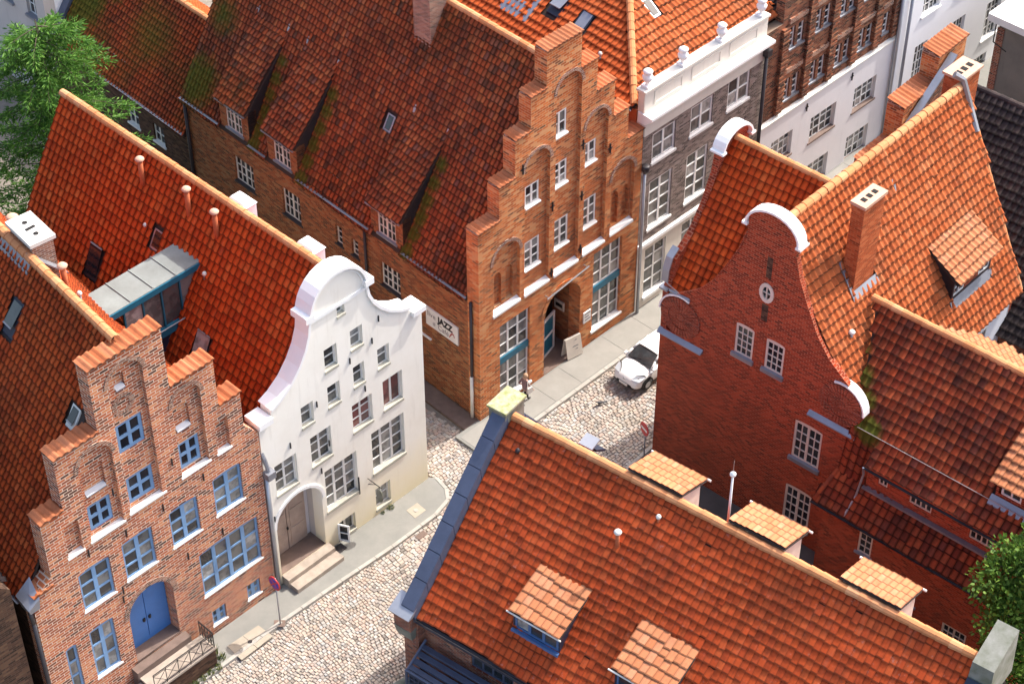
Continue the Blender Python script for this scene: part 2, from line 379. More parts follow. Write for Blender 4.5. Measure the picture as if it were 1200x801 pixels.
# ---------------------------------------------------------------- roof tiles
PROF = [(0, .012), (.10, -.014), (.28, -.012), (.44, .002), (.58, .026), (.72, .046), (.86, .048), (1.02, .026)]
def tile_geo(w, l, flatp=1.):
    pr = PROF; n = len(pr); k = w/.25; vs = []; fs = []; lf = .024+.048*flatp
    for yy, lift in ((-l*.5-.02, lf), (-l*.5+.028, lf*.85), (l*.5+.02, .0)):
        for u, z in pr: vs.append(((u-.5)*w, yy, z*k*flatp+lift))
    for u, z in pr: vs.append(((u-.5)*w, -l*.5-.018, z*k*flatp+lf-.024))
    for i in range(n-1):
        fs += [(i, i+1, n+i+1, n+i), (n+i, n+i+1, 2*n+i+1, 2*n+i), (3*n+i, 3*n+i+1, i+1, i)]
    return np.array(vs), np.array(fs)
TDIRT_SHADE = [x for i in range(7) for x in (.9, (.75,.25,0,0,0,0,.2)[i], 1.)]  # per-face darkness: shade of course and column lines painted in, with edge dirt
_tm = {}
def tile_mesh(w, l, mat, flatp):
    key = (round(w, 4), round(l, 4), mat, flatp)
    if key not in _tm:
        v, f = tile_geo(w, l, flatp); me = bpy.data.meshes.new('roof_tile'); me.from_pydata([tuple(x) for x in v], [], [tuple(int(i) for i in q) for q in f])
        me.materials.append(M[mat]); a = me.attributes.new('solo', 'FLOAT', 'FACE'); a.data.foreach_set('value', [1.]*len(f)); a = me.attributes.new('dirt_shade', 'FLOAT', 'FACE'); a.data.foreach_set('value', TDIRT_SHADE)
        _tm[key] = me
    return _tm[key]
def inpoly(x, y, poly):
    c = False; n = len(poly); j = n-1
    for i in range(n):
        xi, yi = poly[i]; xj, yj = poly[j]
        if (yi > y) != (yj > y) and x < (xj-xi)*(y-yi)/(yj-yi)+xi: c = not c
        j = i
    return c
CAND = {}; EXC = []
def slope(th, par, O, A, B, poly, w, l, mat, holes=(), solo=True, seed=1, slab=.10, flatp=1., jit=1., under='roofunder', name='roof_boarding', b0=.0):
    """one roof plane: O eave-left point, A along the eave, B up the slope; tiles laid row by row"""
    O = Vector(O); A = Vector(A).normalized(); B = Vector(B).normalized(); Nn = A.cross(B)
    if Nn.z < 0: Nn = -Nn
    flip = A.cross(B).z < 0
    pts = [O+A*a+B*b for a, b in poly]
    MB().prism([p-Nn*.01 for p in pts], -Nn*slab).build(name, under, par)
    rng = random.Random(seed); amin = min(p[0] for p in poly); amax = max(p[0] for p in poly); bmin = min(p[1] for p in poly); bmax = max(p[1] for p in poly)
    nc = max(1, round((amax-amin)/w)); w = (amax-amin)/nc
    nr = max(1, round((bmax-bmin)/l)); l = (bmax-bmin)/nr
    mats = []
    for r in range(nr):
        for c in range(nc):
            a = amin+(c+.5)*w; b = bmin+(r+.5)*l
            if not inpoly(a, b, poly): continue
            if any(inpoly(a, b, h) for h in holes): continue
            rz = rng.gauss(0, .009)*jit; rx = rng.gauss(0, .008)*jit; dz = rng.uniform(0, .012)*jit+.022*jit*(1+math.sin(a*.83+seed)*math.sin(b*1.07+seed*1.7)); db = rng.gauss(0, .008)*jit+.014*jit*math.sin(a*1.3+seed+r*.05)
            if rng.random() < .007*jit: db -= rng.uniform(.03,.09); rz += rng.gauss(0,.05)
            P = O+A*a+B*(b+db)+Nn*(.012+dz)
            X = A*math.cos(rz)+B*math.sin(rz); Y = B*math.cos(rz)-A*math.sin(rz)+Nn*rx; Y.normalize(); Z = X.cross(Y)
            if flip: X = -X; Z = X.cross(Y)
            mats.append((P, X, Y, Z))
    CAND.setdefault(th.name, []).append((th, par, mats, w, l, mat, flatp, seed, solo))
def flush_tiles(limit=300):
    for tn, groups in CAND.items():
        allc = []
        for gi, (th, par, mats, w, l, mat, flatp, seed, solo) in enumerate(groups):
            if not solo: continue
            mats[:] = [m for m in mats if not any(tn == e[0] and e[2] < m[0].z < e[3] and inpoly(m[0].x, m[0].y, e[1]) for e in EXC)]
            for k, (P, X, Y, Z) in enumerate(mats):
                q = toworld(th, P); u, v, d = project(q)
                if -5 < u < 1205 and -5 < v < 806: allc.append((d, gi, k))
        allc.sort(); pick = set((g, k) for _, g, k in allc[:limit])
        for gi, (th, par, mats, w, l, mat, flatp, seed, solo) in enumerate(groups):
            me = tile_mesh(w, l, mat, flatp)
            v, f = tile_geo(w, l, flatp); V = []; F = []; T = []; o = 0; n_t = 0; rng = random.Random(seed+5)
            for k, (P, X, Y, Z) in enumerate(mats):
                if (gi, k) in pick:
                    ob = bpy.data.objects.new('roof_tile', me); COL.objects.link(ob); ob.parent = par
                    ob.matrix_local = Matrix(((X.x, Y.x, Z.x, P.x), (X.y, Y.y, Z.y, P.y), (X.z, Y.z, Z.z, P.z), (0, 0, 0, 1)))
                else:
                    R = np.array((X, Y, Z)); V.append(v @ R+np.array(P)); F.append(f+o); o += len(v); T += [rng.random()]*len(f); n_t += 1
            if not V: continue
            V = np.concatenate(V); F = np.concatenate(F)
            ob = fast_mesh('roof_tiles', V, F, mat, par, T, 'stuff'); a = ob.data.attributes.new('dirt_shade', 'FLOAT', 'FACE'); a.data.foreach_set('value', np.tile(np.array(TDIRT_SHADE, dtype=np.float32), n_t))
def fast_mesh(name, V, F, mat, par, T=None, kind=None):
    me = bpy.data.meshes.new(name); nf, k = F.shape
    me.vertices.add(len(V)); me.vertices.foreach_set('co', V.astype(np.float32).ravel())
    me.loops.add(nf*k); me.loops.foreach_set('vertex_index', F.astype(np.int32).ravel())
    me.polygons.add(nf); me.polygons.foreach_set('loop_start', np.arange(0, nf*k, k, dtype=np.int32))
    me.update(calc_edges=True); me.shade_flat()
    if T is not None: a = me.attributes.new('tv', 'FLOAT', 'FACE'); a.data.foreach_set('value', np.array(T, dtype=np.float32))
    me.materials.append(M[mat] if isinstance(mat, str) else mat); o = bpy.data.objects.new(name, me); COL.objects.link(o)
    if par is not None: o.parent = par
    if kind: o['kind'] = kind
    return o
_rm = {}
def ridge(par, p0, p1, mat='ridge', r=.15, l=.40, up=(0, 0, 1), lift=.03, name='ridge_tile'):
    p0, p1 = Vector(p0), Vector(p1); L = (p1-p0).length; n = max(1, round(L/l)); l = L/n
    Y = (p1-p0).normalized(); U = Vector(up); X = Y.cross(U).normalized(); Z = X.cross(Y)
    key = (round(l, 3), r, mat)
    if key not in _rm:
        vs = []; k = 7
        for y, rr in ((-l*.55, r*1.06), (l*.5, r*.92)):
            for i in range(k): t = math.pi*(-.08+1.16*i/(k-1)); vs.append((rr*math.cos(t), y, rr*math.sin(t)*.9))
        for i in range(k): t = math.pi*(-.08+1.16*i/(k-1)); rr = r*.85; vs.append((rr*math.cos(t), -l*.55, rr*math.sin(t)*.9))
        fs = [(i, i+1, k+i+1, k+i) for i in range(k-1)]+[(2*k+i, 2*k+i+1, i+1, i) for i in range(k-1)]
        me = bpy.data.meshes.new(name); me.from_pydata(vs, [], fs); me.materials.append(M[mat])
        a = me.attributes.new('solo', 'FLOAT', 'FACE'); a.data.foreach_set('value', [1.]*len(fs)); _rm[key] = me
    for i in range(n):
        P = p0+Y*((i+.5)*l)+Z*(lift-r*.35+random.uniform(-.008, .008)); a = random.gauss(0, .012)
        o = bpy.data.objects.new(name, _rm[key]); COL.objects.link(o); o.parent = par
        o.matrix_local = Matrix(((X.x, Y.x, Z.x, P.x), (X.y, Y.y, Z.y, P.y), (X.z, Y.z, Z.z, P.z), (0, 0, 0, 1))) @ Matrix.Rotation(a, 4, 'Z')
def copings(par, w, a0, a1, h, depth, mat='coping', tw=.27, pitch=.30, d0=-.06, lip=.03):
    """tile caps across the top of a gable step, each tile an object"""
    n = max(1, round((a1-a0+2*lip)/tw)); tw = (a1-a0+2*lip)/n; me = tile_mesh(tw, depth, mat, 1.)
    for i in range(n):
        a = a0-lip+(i+.5)*tw; P = Vector(w.p(a, h+.03+depth*.5*math.sin(pitch), d0+depth*.5*math.cos(pitch)))
        X = Vector((w.dx, w.dy, 0)); Yh = Vector((-w.dy, w.dx, 0)); Y = Yh*math.cos(pitch)+Vector((0, 0, math.sin(pitch))); Z = X.cross(Y)
        o = bpy.data.objects.new('coping_tile', me); COL.objects.link(o); o.parent = par
        o.matrix_local = Matrix(((X.x, Y.x, Z.x, P.x), (X.y, Y.y, Z.y, P.y), (X.z, Y.z, Z.z, P.z), (0, 0, 0, 1))) @ Matrix.Rotation(random.gauss(0, .02), 4, 'Z')
    # brick wedge filling below the tiles
    MB().hexa([w.p(a0,h-.01,d0+.06), w.p(a1,h-.01,d0+.06), w.p(a1,h-.01,d0+depth*.93), w.p(a0,h-.01,d0+depth*.93),
               w.p(a0,h+.012,d0+.06), w.p(a1,h+.012,d0+.06), w.p(a1,h+depth*.93*math.tan(pitch)-.01,d0+depth*.93), w.p(a0,h+depth*.93*math.tan(pitch)-.01,d0+depth*.93)]).build('coping_bed', 'brickC', par)
def gutter(par, p0, p1, r=.055, mat='gutter', name='gutter'):
    p0, p1 = Vector(p0), Vector(p1); Y = (p1-p0).normalized(); X = Y.cross(Vector((0, 0, 1))).normalized(); vs = []; k = 6
    for P in (p0, p1):
        for i in range(k): t = math.pi*(1+i/(k-1)); vs.append(tuple(P+X*(r*math.cos(t))+Vector((0, 0, r*math.sin(t)))))
        for i in range(k): t = math.pi*(2-i/(k-1)); vs.append(tuple(P+X*(r*.8*math.cos(t))+Vector((0, 0, r*.8*math.sin(t)))))
    n = 2*k
    return MB().add(vs, [(i, (i+1) % n, (i+1) % n+n, i+n) for i in range(n)]+[tuple(range(n)), tuple(range(2*n-1, n-1, -1))]).build(name, mat, par)
def chimney(par, x0, x1, y0, y1, z0, z1, mat, cap='offwhite', flues=2, capt=.12, along='x', name='chimney'):
    c = MB().box(x0, x1, y0, y1, z0, z1).build(name, mat, par)
    MB().box(x0-.05, x1+.05, y0-.05, y1+.05, z1, z1+capt).build('chimney_cap', cap, c)
    for i in range(flues):
        t = (i+.5)/flues; r = min(x1-x0, y1-y0)*.17
        cx, cy = (x0+(x1-x0)*t, (y0+y1)/2) if along == 'x' else ((x0+x1)/2, y0+(y1-y0)*t)
        MB().lathe((cx, cy, z1+capt-.02), [(r, 0), (r, .024)], 10).build('flue_opening', 'dark', c)
    return c
def arch_ring(par, w, a0, a1, ha, rise, d, mat, wid=.13, proud=.03, legs=None, name='arch_ring'):
    c = (a0+a1)/2; r = (a1-a0)/2; hs = ha-rise
    line = [(c-r*math.cos(math.pi*i/12), hs+rise*math.sin(math.pi*i/12)) for i in range(13)]
    if legs is not None: line = [(a0, legs)]+line+[(a1, legs)]
    return MB().strip(w, line, wid, d-proud, d+.02).build(name, mat, par)
def anchor(par, w, a, h, d=0, L=.32):
    MB().wbox(w, a-.018, a+.018, h-L/2, h+L/2, d-.045, d+.01).build('wall_anchor', 'black', par)
def text_obj(txt, size, mat, par, w, a, h, d, bold=0., shear=0., sx=1.):
    cu = bpy.data.curves.new('lettering', 'FONT'); cu.body = txt; cu.size = size; cu.extrude = .004; cu.offset = bold; cu.shear = shear
    cu.align_x = 'LEFT'; cu.resolution_u = 3
    t = bpy.data.objects.new('tmp', cu); COL.objects.link(t)
    dg = bpy.context.evaluated_depsgraph_get(); me = bpy.data.meshes.new_from_object(t.evaluated_get(dg))
    bpy.data.objects.remove(t)
    me.materials.clear(); me.materials.append(M[mat])
    o = bpy.data.objects.new('lettering', me); COL.objects.link(o); o.parent = par
    X = Vector((w.dx, w.dy, 0))*sx; Z = Vector((w.dy, -w.dx, 0)); P = w.p(a, h, d)
    o.matrix_local = Matrix(((X.x, 0, Z.x, P[0]), (X.y, 0, Z.y, P[1]), (0, 1, 0, P[2]), (0, 0, 0, 1)))
    return o
def plan_slope(th, par, eave, A, inward, z0, tan, plan, w, l, mat, holes=(), **kw):
    """roof plane over a plan polygon: eave point (x,y), A eave direction, inward unit vector, height z0 at the eave"""
    A = Vector((A[0], A[1])).normalized(); I = Vector((inward[0], inward[1])); I = (I-A*I.dot(A)).normalized()
    c = 1/math.sqrt(1+tan*tan); B = (I.x*c, I.y*c, tan*c)
    def ab(x, y): q = Vector((x-eave[0], y-eave[1])); return (q.dot(A), q.dot(I)/c)
    slope(th, par, (eave[0], eave[1], z0), (A.x, A.y, 0), B, [ab(*p) for p in plan], w, l, mat, [[ab(*p) for p in h] for h in holes], **kw)
def on_plane(eave, A, inward, z0, tan):
    A = Vector((A[0], A[1])).normalized(); I = Vector((inward[0], inward[1])); I = (I-A*I.dot(A)).normalized()
    def f(a, i, up=0): return (eave[0]+A.x*a+I.x*i, eave[1]+A.y*a+I.y*i, z0+tan*i+up)
    return f
def skylight(par, f, a, i0, i1, wd, tan, open_=0., fmat='darksteel', gmat='glassdark', name='skylight'):
    """roof window lying on plane f; its sash may stand open"""
    p = [f(a-wd/2, i0, .09), f(a+wd/2, i0, .09), f(a+wd/2, i1, .09), f(a-wd/2, i1, .09)]
    o = MB().prism(p, (0, 0, -.16)).build(name, fmat, par)
    c = Vector((sum(v[0] for v in p)/4, sum(v[1] for v in p)/4)); zs = [v[2] for v in p]
    EXC.append((par.name, [(c.x+(v[0]-c.x)*1.15, c.y+(v[1]-c.y)*1.15) for v in p], min(zs)-.4, max(zs)+.4))
    e = .07; di = (i1-i0)*.1
    q = [f(a-wd/2+e, i0+di, .11+open_), f(a+wd/2-e, i0+di, .11+open_), f(a+wd/2-e, i1-di, .11), f(a-wd/2+e, i1-di, .11)]
    MB().prism(q, (0, 0, -.025)).build('sash_glass', gmat, o)
    if open_:
        MB().path([q[0], q[1]], .03).build('sash_rail', 'gutter', o)
    return o
def vent_pipe(par, p, h, r=.085, mat='terracotta', cap='terrapale'):
    o = MB().tube((p[0], p[1], p[2]-.25), (p[0], p[1], p[2]+h), r, r*.9, 10).build('vent_pipe', mat, par, True)
    MB().lathe((p[0], p[1], p[2]+h-.02), [(r*1.5, 0), (r*1.75, .06), (r*1.2, .12), (.01, .15)], 12).build('pipe_cap', cap, o, True)
    return o

# ================================================================ brick house with the blue windows
L_O = (-8.4747, 47.8012)
LH = thing('brick_house', 'red brick house with stepped gable, light blue windows and blue arched double door', 'house', L_O, 46)
lo = [(-9.26,0),(-9.26,6.95),(-8.43,7.6),(-8.43,9.85),(-7.55,9.85),(-7.55,12.0),(-5.87,12.0),(-5.87,14.5),(-3.1,14.5),(-3.1,12.05),(-1.37,12.05),(-1.37,10.05),(-.5,10.05),(-.5,8.6),(.04,7.9),(.04,0)]
win_n = [(-5.16,-4.16,10.47,11.68,2,2),(-5.12,-4.1,8.22,9.36,2,2),(-6.66,-5.78,8.14,9.24,2,2),(-3.06,-2.2,8.24,9.38,2,2)]
win_f = [(-2.03,-.82,5.4,7.17,2,3),(-3.88,-2.7,5.3,7.0,2,3),(-7.53,-6.3,5.15,6.93,2,3),(-5.81,-4.58,5.24,7.0,2,3),(-2.98,-.4,2.08,4.27,4,3),(-7.58,-6.6,1.85,4.2,2,3),(-8.53,-8.09,1.9,4.12,1,3),(-2.8,-2.2,.4,1.15,2,2),(-1.22,-.62,.45,1.2,2,2)]
ni = [archp(-5.25,-3.95,8.02,14.1,.62), archp(-6.8,-5.52,7.92,11.62,.62), archp(-3.13,-2.0,8.08,11.75,.55), archp(-7.7,-7.12,7.85,9.25,.14), archp(-1.65,-1.1,8.08,9.5,.14)]
sub = [archp(-6.62,-5.82,9.7,10.85,.16), archp(-3.0,-2.42,9.95,10.95,.12), rect(-4.93,-4.55,13.05,13.62)]
door = archp(-6.02,-4.18,1.3,4.42,.92)
wf_ = [archp(a0,a1,h0,h1,.10) if h1 > 1.5 else rect(a0,a1,h0,h1) for a0,a1,h0,h1,_,_ in win_f]
wn_ = [rect(a0,a1,h0,h1) for a0,a1,h0,h1,_,_ in win_n]
MB().panel(FRONT, lo, ni+wf_+[door], 0, .162).panel(FRONT, lo, wf_+wn_+sub+[door], .16, .262).panel(FRONT, lo, wf_+wn_+[door], .26, .55).build('facade_wall', 'brickL', LH)
for a0,a1,h0,h1,c,r in win_n:
    window(LH, FRONT, a0,a1,h0,h1, .2, c, r, 'blue', 'glassdark', fw=.12, mw=.13, bw=.12)
for a0,a1,h0,h1,c,r in win_f:
    small = h1 < 1.5
    window(LH, FRONT, a0,a1,h0,h1, .07, c, r, 'blue', 'glass', fw=.09, mw=.15, bw=.075, sill=-.035, sillmat='white', rise=0 if small else .10, sillw=.045, sillside=.04)
for a0,a1,h in ((-5.3,-3.82,8.02),(-6.85,-5.48,7.92),(-3.18,-1.95,8.08),(-7.74,-7.08,7.85),(-1.69,-1.06,8.08)):
    MB().hexa([(a0,-.045,h-.05),(a1,-.045,h-.05),(a1,.2,h-.05),(a0,.2,h-.05),(a0,-.045,h+.005),(a1,-.045,h+.005),(a1,.2,h+.05),(a0,.2,h+.05)]).build('sill', 'white', LH)
for a0,a1,h in ((-6.6,-5.84,9.7),(-2.98,-2.44,9.95),(-4.91,-4.57,13.05)):
    MB().hexa([(a0,.1,h-.04),(a1,.1,h-.04),(a1,.27,h-.04),(a0,.27,h-.04),(a0,.1,h+.01),(a1,.1,h+.01),(a1,.27,h+.13),(a0,.27,h+.13)]).build('lead_sill', 'metal', LH)
arch_ring(LH, FRONT, -5.25,-3.95,14.1,.62, 0, 'brickC', .15, .035)
arch_ring(LH, FRONT, -6.8,-5.52,11.62,.62, 0, 'brickC', .15, .035)
arch_ring(LH, FRONT, -3.13,-2.0,11.75,.55, 0, 'brickC', .14, .035)
arch_ring(LH, FRONT, -6.02,-4.18,4.42,.92, 0, 'brickC', .2, .025)
rg = MB()
for i in range(18):
    t = 2*math.pi*i/18; t2 = t+2*math.pi/18*.82; pp = []
    for r in (.24, .42):
        for tt in ((t, t2) if r < .3 else (t2, t)): pp.append((-4.74+r*math.cos(tt), .19, 12.42+r*math.sin(tt)))
    rg.prism(pp, (0, -.07, 0))
rg.build('brick_roundel', 'brickC', LH)
for a, h in ((-5.75,9.4),(-3.45,9.05),(-5.55,7.35),(-7.0,7.55),(-4.05,7.4),(-2.35,7.55),(-6.05,5.0),(-6.1,4.6),(-3.4,4.55),(-1.9,4.6)): anchor(LH, FRONT, a, h)
# door set back in the arched porch, landing, steps and railing
MB().panel(FRONT, archp(-6.03,-4.17,1.3,4.43,.92), [], .5, .6).build('door_leaf_frame', 'bluedoor', LH)
for s, (x0, x1) in enumerate(((-5.98,-5.115),(-5.085,-4.22))):
    dl = MB().panel(FRONT, [(x0,1.5),(x1,1.5),(x1,3.6 if s else 4.26),((x0+x1)/2,4.06),(x0,4.26 if s else 3.6)], [], .465, .52).build('door', 'bluedoor', LH)
    MB().lathe((-5.1+(.12 if s else -.12), .455, 2.45), [(.05,-.07),(.06,0),(.05,.07)], 8).build('door_handle', 'black', dl)
LD = MB().box(-6.15,-4.1,.0,.52,1.0,1.34)
LD.build('threshold', 'darkstone', LH)
MB().box(-6.3,-4.0,-.34,-.0,.0,1.22).build('upper_step', 'darkstone', LH)
MB().box(-6.25,-3.62,-1.12,-.345,0,.86).build('landing_base', 'brickB', LH)
MB().box(-6.25,-3.58,-1.16,-.342,.86,.95).build('landing_slab', 'stone', LH)
for i in range(4): MB().box(-6.253-.3*(i+1),-6.253-.3*i,-1.1,-.35,0,.76-.2*i).build('step', 'stone', LH)
rl = MB()
def rail_line(pts, z0, n=5):
    for a, b in zip(pts, pts[1:]):
        va, vb = Vector(a), Vector(b)
        rl.tube(va+Vector((0,0,.75)), vb+Vector((0,0,.75)), .018, n=5); rl.tube(va+Vector((0,0,.68)), vb+Vector((0,0,.68)), .012, n=5); rl.tube(va+Vector((0,0,.08)), vb+Vector((0,0,.08)), .014, n=5)
        for i in range(n+1):
            q = va.lerp(vb, i/n); rl.tube(q, q+Vector((0,0,.76)), .016, n=5)
            if i < n:
                q2 = va.lerp(vb, (i+1)/n); rl.tube(q+Vector((0,0,.1)), q2+Vector((0,0,.66)), .01, n=4); rl.tube(q+Vector((0,0,.66)), q2+Vector((0,0,.1)), .01, n=4)
rail_line([(-6.2,-1.12,.95),(-3.64,-1.12,.95),(-3.64,-.36,.95)], .95)
rl.build('railing', 'black', LH)
# coping tiles on every step
for a0, a1, h in ((-8.43,-7.58,9.85),(-7.55,-5.9,12.0),(-5.87,-3.1,14.5),(-3.07,-1.37,12.05),(-1.34,-.5,10.05)): copings(LH, FRONT, a0, a1, h, .68, pitch=.14)
copings(LH, FRONT, -9.2, -8.45, 7.15, .6, pitch=.2)
# roof
LA = (math.cos(rad(84)), math.sin(rad(84))); LI = (LA[1], -LA[0])
LR = MB().box(-4.6,-4.4,.56,.8,13.6,14.2).build('roof', 'roofunder', LH)
def ly(x, y): return (x+(y-.4)*LA[0]/LA[1], y)
Lt = (14.72-6.75)/(4.7*.9945)
plan_slope(LH, LR, (-9.25,.4), LA, LI, 6.66, Lt, [(-9.25,.55), ly(-4.5,.55), ly(-4.5,13), ly(-9.25,13)], .225, .31, 'tileL', seed=3)
plan_slope(LH, LR, (.05,.4), LA, (-LI[0],-LI[1]), 6.9, Lt, [(.05,.55), ly(-4.5,.55), ly(-4.5,13), ly(.05,13)], .225, .31, 'tileL', seed=4, solo=False)
rp = lambda y: ly(-4.5, y)+(14.80,)
ridge(LR, rp(.35), rp(13), r=.17, l=.40)
# side and back walls, gutters
MB().hexa([(-9.2,.56,0),(-8.85,.56,0),ly(-8.85,12.9)+(0,),ly(-9.2,12.9)+(0,),(-9.2,.56,6.5),(-8.85,.56,6.5),ly(-8.85,12.9)+(6.5,),ly(-9.2,12.9)+(6.5,)]).build('side_wall', 'brickB', LH)
MB().hexa([(-.3,.56,0),(0.0,.56,0),ly(0.0,12.9)+(0,),ly(-.3,12.9)+(0,),(-.3,.56,6.6),(0.,.56,6.6),ly(0.,12.9)+(6.6,),ly(-.3,12.9)+(6.6,)]).build('side_wall', 'brickB', LH)
bk = ly(-9.2,12.9); b2 = ly(0,12.9); bm_ = ly(-4.5,12.9)
MB().prism([(bk[0],12.6,0),(b2[0],12.6,0),(b2[0],12.6,6.6),(bm_[0],12.6,14.3),(bk[0],12.6,6.6)], (0,.3,0)).build('back_gable', 'brickB', LH)
gutter(LH, (-9.38,.7,6.6), ly(-9.38,12.8)+(6.6,))
MB().path([(-9.4,.0,6.7),(-9.38,-.03,6.2),(-9.36,-.06,0.0)], .075, 8).build('downpipe', 'darkpipe', LH, True)
MB().hexa([(-9.45,-.12,6.75),(-9.1,-.12,6.75),(-9.1,.35,6.75),(-9.45,.35,6.75),(-9.5,-.15,6.95),(-9.05,-.15,7.2),(-8.9,.5,7.6),(-9.5,.5,7.2)]).build('lead_flashing', 'metal', LH)
hp = MB().box(.02,.36,-.32,-.02,5.75,6.05)
hp.build('rain_hopper', 'metal', LH)
MB().path([(.15,.3,7.1),(.17,.0,6.5),(.18,-.15,6.05)], .08, 8).build('hopper_pipe', 'metal', LH)
# chimney and pipes at the ridge
lc = MB(); f = on_plane((-4.5,.4), LA, (-LI[0],-LI[1]), 14.72, 0)
def lpt(t, o): return (-4.5+LA[0]*t+LI[0]*o, .4+LA[1]*t+LI[1]*o)
ch = [lpt(4.9,.1), lpt(4.9,.85), lpt(6.3,.85), lpt(6.3,.1)]
c_ = MB().prism([p+(12.6,) for p in ch], (0,0,2.55)).build('chimney', 'brickC', LH)
ch2 = [lpt(4.82,.02), lpt(4.82,.93), lpt(6.38,.93), lpt(6.38,.02)]
MB().prism([p+(15.15,) for p in ch2], (0,0,.14)).build('chimney_cap', 'offwhite', c_)
for t in (5.25,5.6,5.95):
    q = lpt(t,.48)
    if t == 5.6: MB().box(q[0]-.17,q[0]+.17,q[1]-.06,q[1]+.06,15.27,15.305).build('flue_opening', 'dark', c_)
    else: MB().lathe((q[0],q[1],15.27), [(.09,0),(.09,.03)], 10).build('flue_opening', 'dark', c_)
MB().prism([lpt(4.7,-.32)+(14.35,), lpt(6.5,-.32)+(14.35,), lpt(6.5,-.05)+(14.86,), lpt(4.7,-.05)+(14.86,)], (0,0,.04)).build('lead_flashing', 'metal', LH)
MB().prism([lpt(4.45,.1)+(14.80,), lpt(4.85,.1)+(14.80,), lpt(4.85,.95)+(13.9,), lpt(4.45,.95)+(13.9,)], (0,0,.06)).build('lead_flashing', 'metal', LH)
q = lpt(6.9,.5); vent_pipe(LH, (q[0],q[1],13.9), 1.0, .12)
q = lpt(3.7,.45); vent_pipe(LH, (q[0],q[1],13.95), 1.0, .10)
q = lpt(2.6,.35); vent_pipe(LH, (q[0],q[1],14.1), .5, .05, 'gutter', 'offwhite')
fl = on_plane((-9.25,.4), LA, LI, 6.66, Lt)
skylight(LH, fl, 5.2, 3.35, 4.0, .62, Lt, .25, 'darksteel', 'glass')
skylight(LH, fl, .95, 2.95, 3.35, .45, Lt, .15, 'offwhite', 'glassdark')

# ================================================================ white house with the curved gable
W_O = (-3.2016, 53.3509)
WH = thing('plaster_house', 'white plastered house with curved gable, arched porch and two stone steps', 'house', W_O, 46)
WC = -3.73
cur = [(1.22,11.1),(1.30,10.6),(1.5,10.08),(1.82,9.58),(2.25,9.12),(2.75,8.78),(3.2,8.6)]
top = [(WC+1.22*math.cos(math.pi*i/14), 11.2+1.28*math.sin(math.pi*i/14)) for i in range(15)]
right = [(WC+x, z+.25*max(0,(11.1-z)/2.5)) for x, z in cur]; left = [(WC-x, z-.25*max(0,(11.1-z)/2.5)) for x, z in cur]
wo_ = [(-7.53,0),(.03,0),(.03,8.42),(right[-1][0]+.04,8.55)]+right[::-1]+top+left+[(left[-1][0]-.04,8.0),(-7.53,7.95)]
ww = [(-3.8,-3.45,10.55,10.95,1,1,0),(-3.3,-2.74,8.7,9.57,1,2,0),(-4.5,-3.92,8.5,9.47,1,2,0),(-2.13,-1.58,7.05,7.96,1,2,0),(-3.28,-2.76,6.95,7.88,1,2,0),(-4.48,-3.92,6.8,7.75,1,2,0),(-5.7,-5.15,6.68,7.62,1,2,0),
      (-3.45,-2.5,4.88,6.17,2,3,1),(-1.97,-1.03,4.94,6.33,2,1,1),(-5.42,-4.47,4.58,5.98,2,3,0),(-7.07,-6.08,4.37,5.79,2,3,0),
      (-2.65,-1.05,2.21,4.24,3,3,2),(-4.92,-3.4,1.94,3.96,3,3,2),(-2.62,-1.88,.28,1.36,2,2,0),(-4.5,-3.66,.15,.98,2,1,0)]
wh = [rect(*x[:4]) for x in ww]; porch = archp(-7.25,-5.13,.42,3.88,1.02,12)
MB().panel(FRONT, wo_, wh+[porch], 0, .55).build('facade_wall', 'plasterW', WH)
for a0,a1,h0,h1,c,r,k in ww:
    if k == 2: window(WH, FRONT, a0,a1,h0,h1, .14, c, [1.05,1.05,1.05,.95], 'white', 'glass', fw=.055, mw=.10, bw=.035, sill=-.04, sillmat='stonesill', sillw=.13, sillside=.03)
    else: window(WH, FRONT, a0,a1,h0,h1, .14, c, r, 'white', 'glassred' if k == 1 else 'glass', fw=.055, mw=.08, bw=.03, sill=-.03, sillmat='stonesill', sillw=.11, sillside=.02)
# coping ribbons, ears, moulding
ear = lambda x0, x1, z0, z1: MB().box(x0, x1, -.16, .62, z0, z1).build('coping_block', 'trimW', WH)
MB().strip(FRONT, top[::-1], .11, -.14, .62).build('gable_coping', 'trimW', WH)
MB().strip(FRONT, left[::-1], .11, -.06, .62).build('gable_coping', 'trimW', WH)
MB().strip(FRONT, right, .11, -.06, .62).build('gable_coping', 'trimW', WH)
ear(WC-1.52,WC-1.14,11.16,11.42); ear(WC+1.14,WC+1.52,11.16,11.42); ear(-7.6,-7.0,7.96,8.2); ear(-.48,.12,8.5,8.72)
MB().box(WC-1.3,WC+1.3,-.05,.02,10.98,11.12).build('gable_moulding', 'trimW', WH)
MB().strip(FRONT, [(WC-1.12*math.cos(math.pi*i/14), 11.2+1.14*math.sin(math.pi*i/14)) for i in range(15)], .05, -.05, .02).build('gable_moulding', 'trimW', WH)
for a, h in ((-2.0,9.35),(-2.35,8.55),(-3.4,8.3),(-5.0,7.35),(-6.3,6.3),(-5.05,4.15),(-4.6,5.2),(-2.8,6.6),(-7.3,3.4)): anchor(WH, FRONT, a, h, 0, .26)
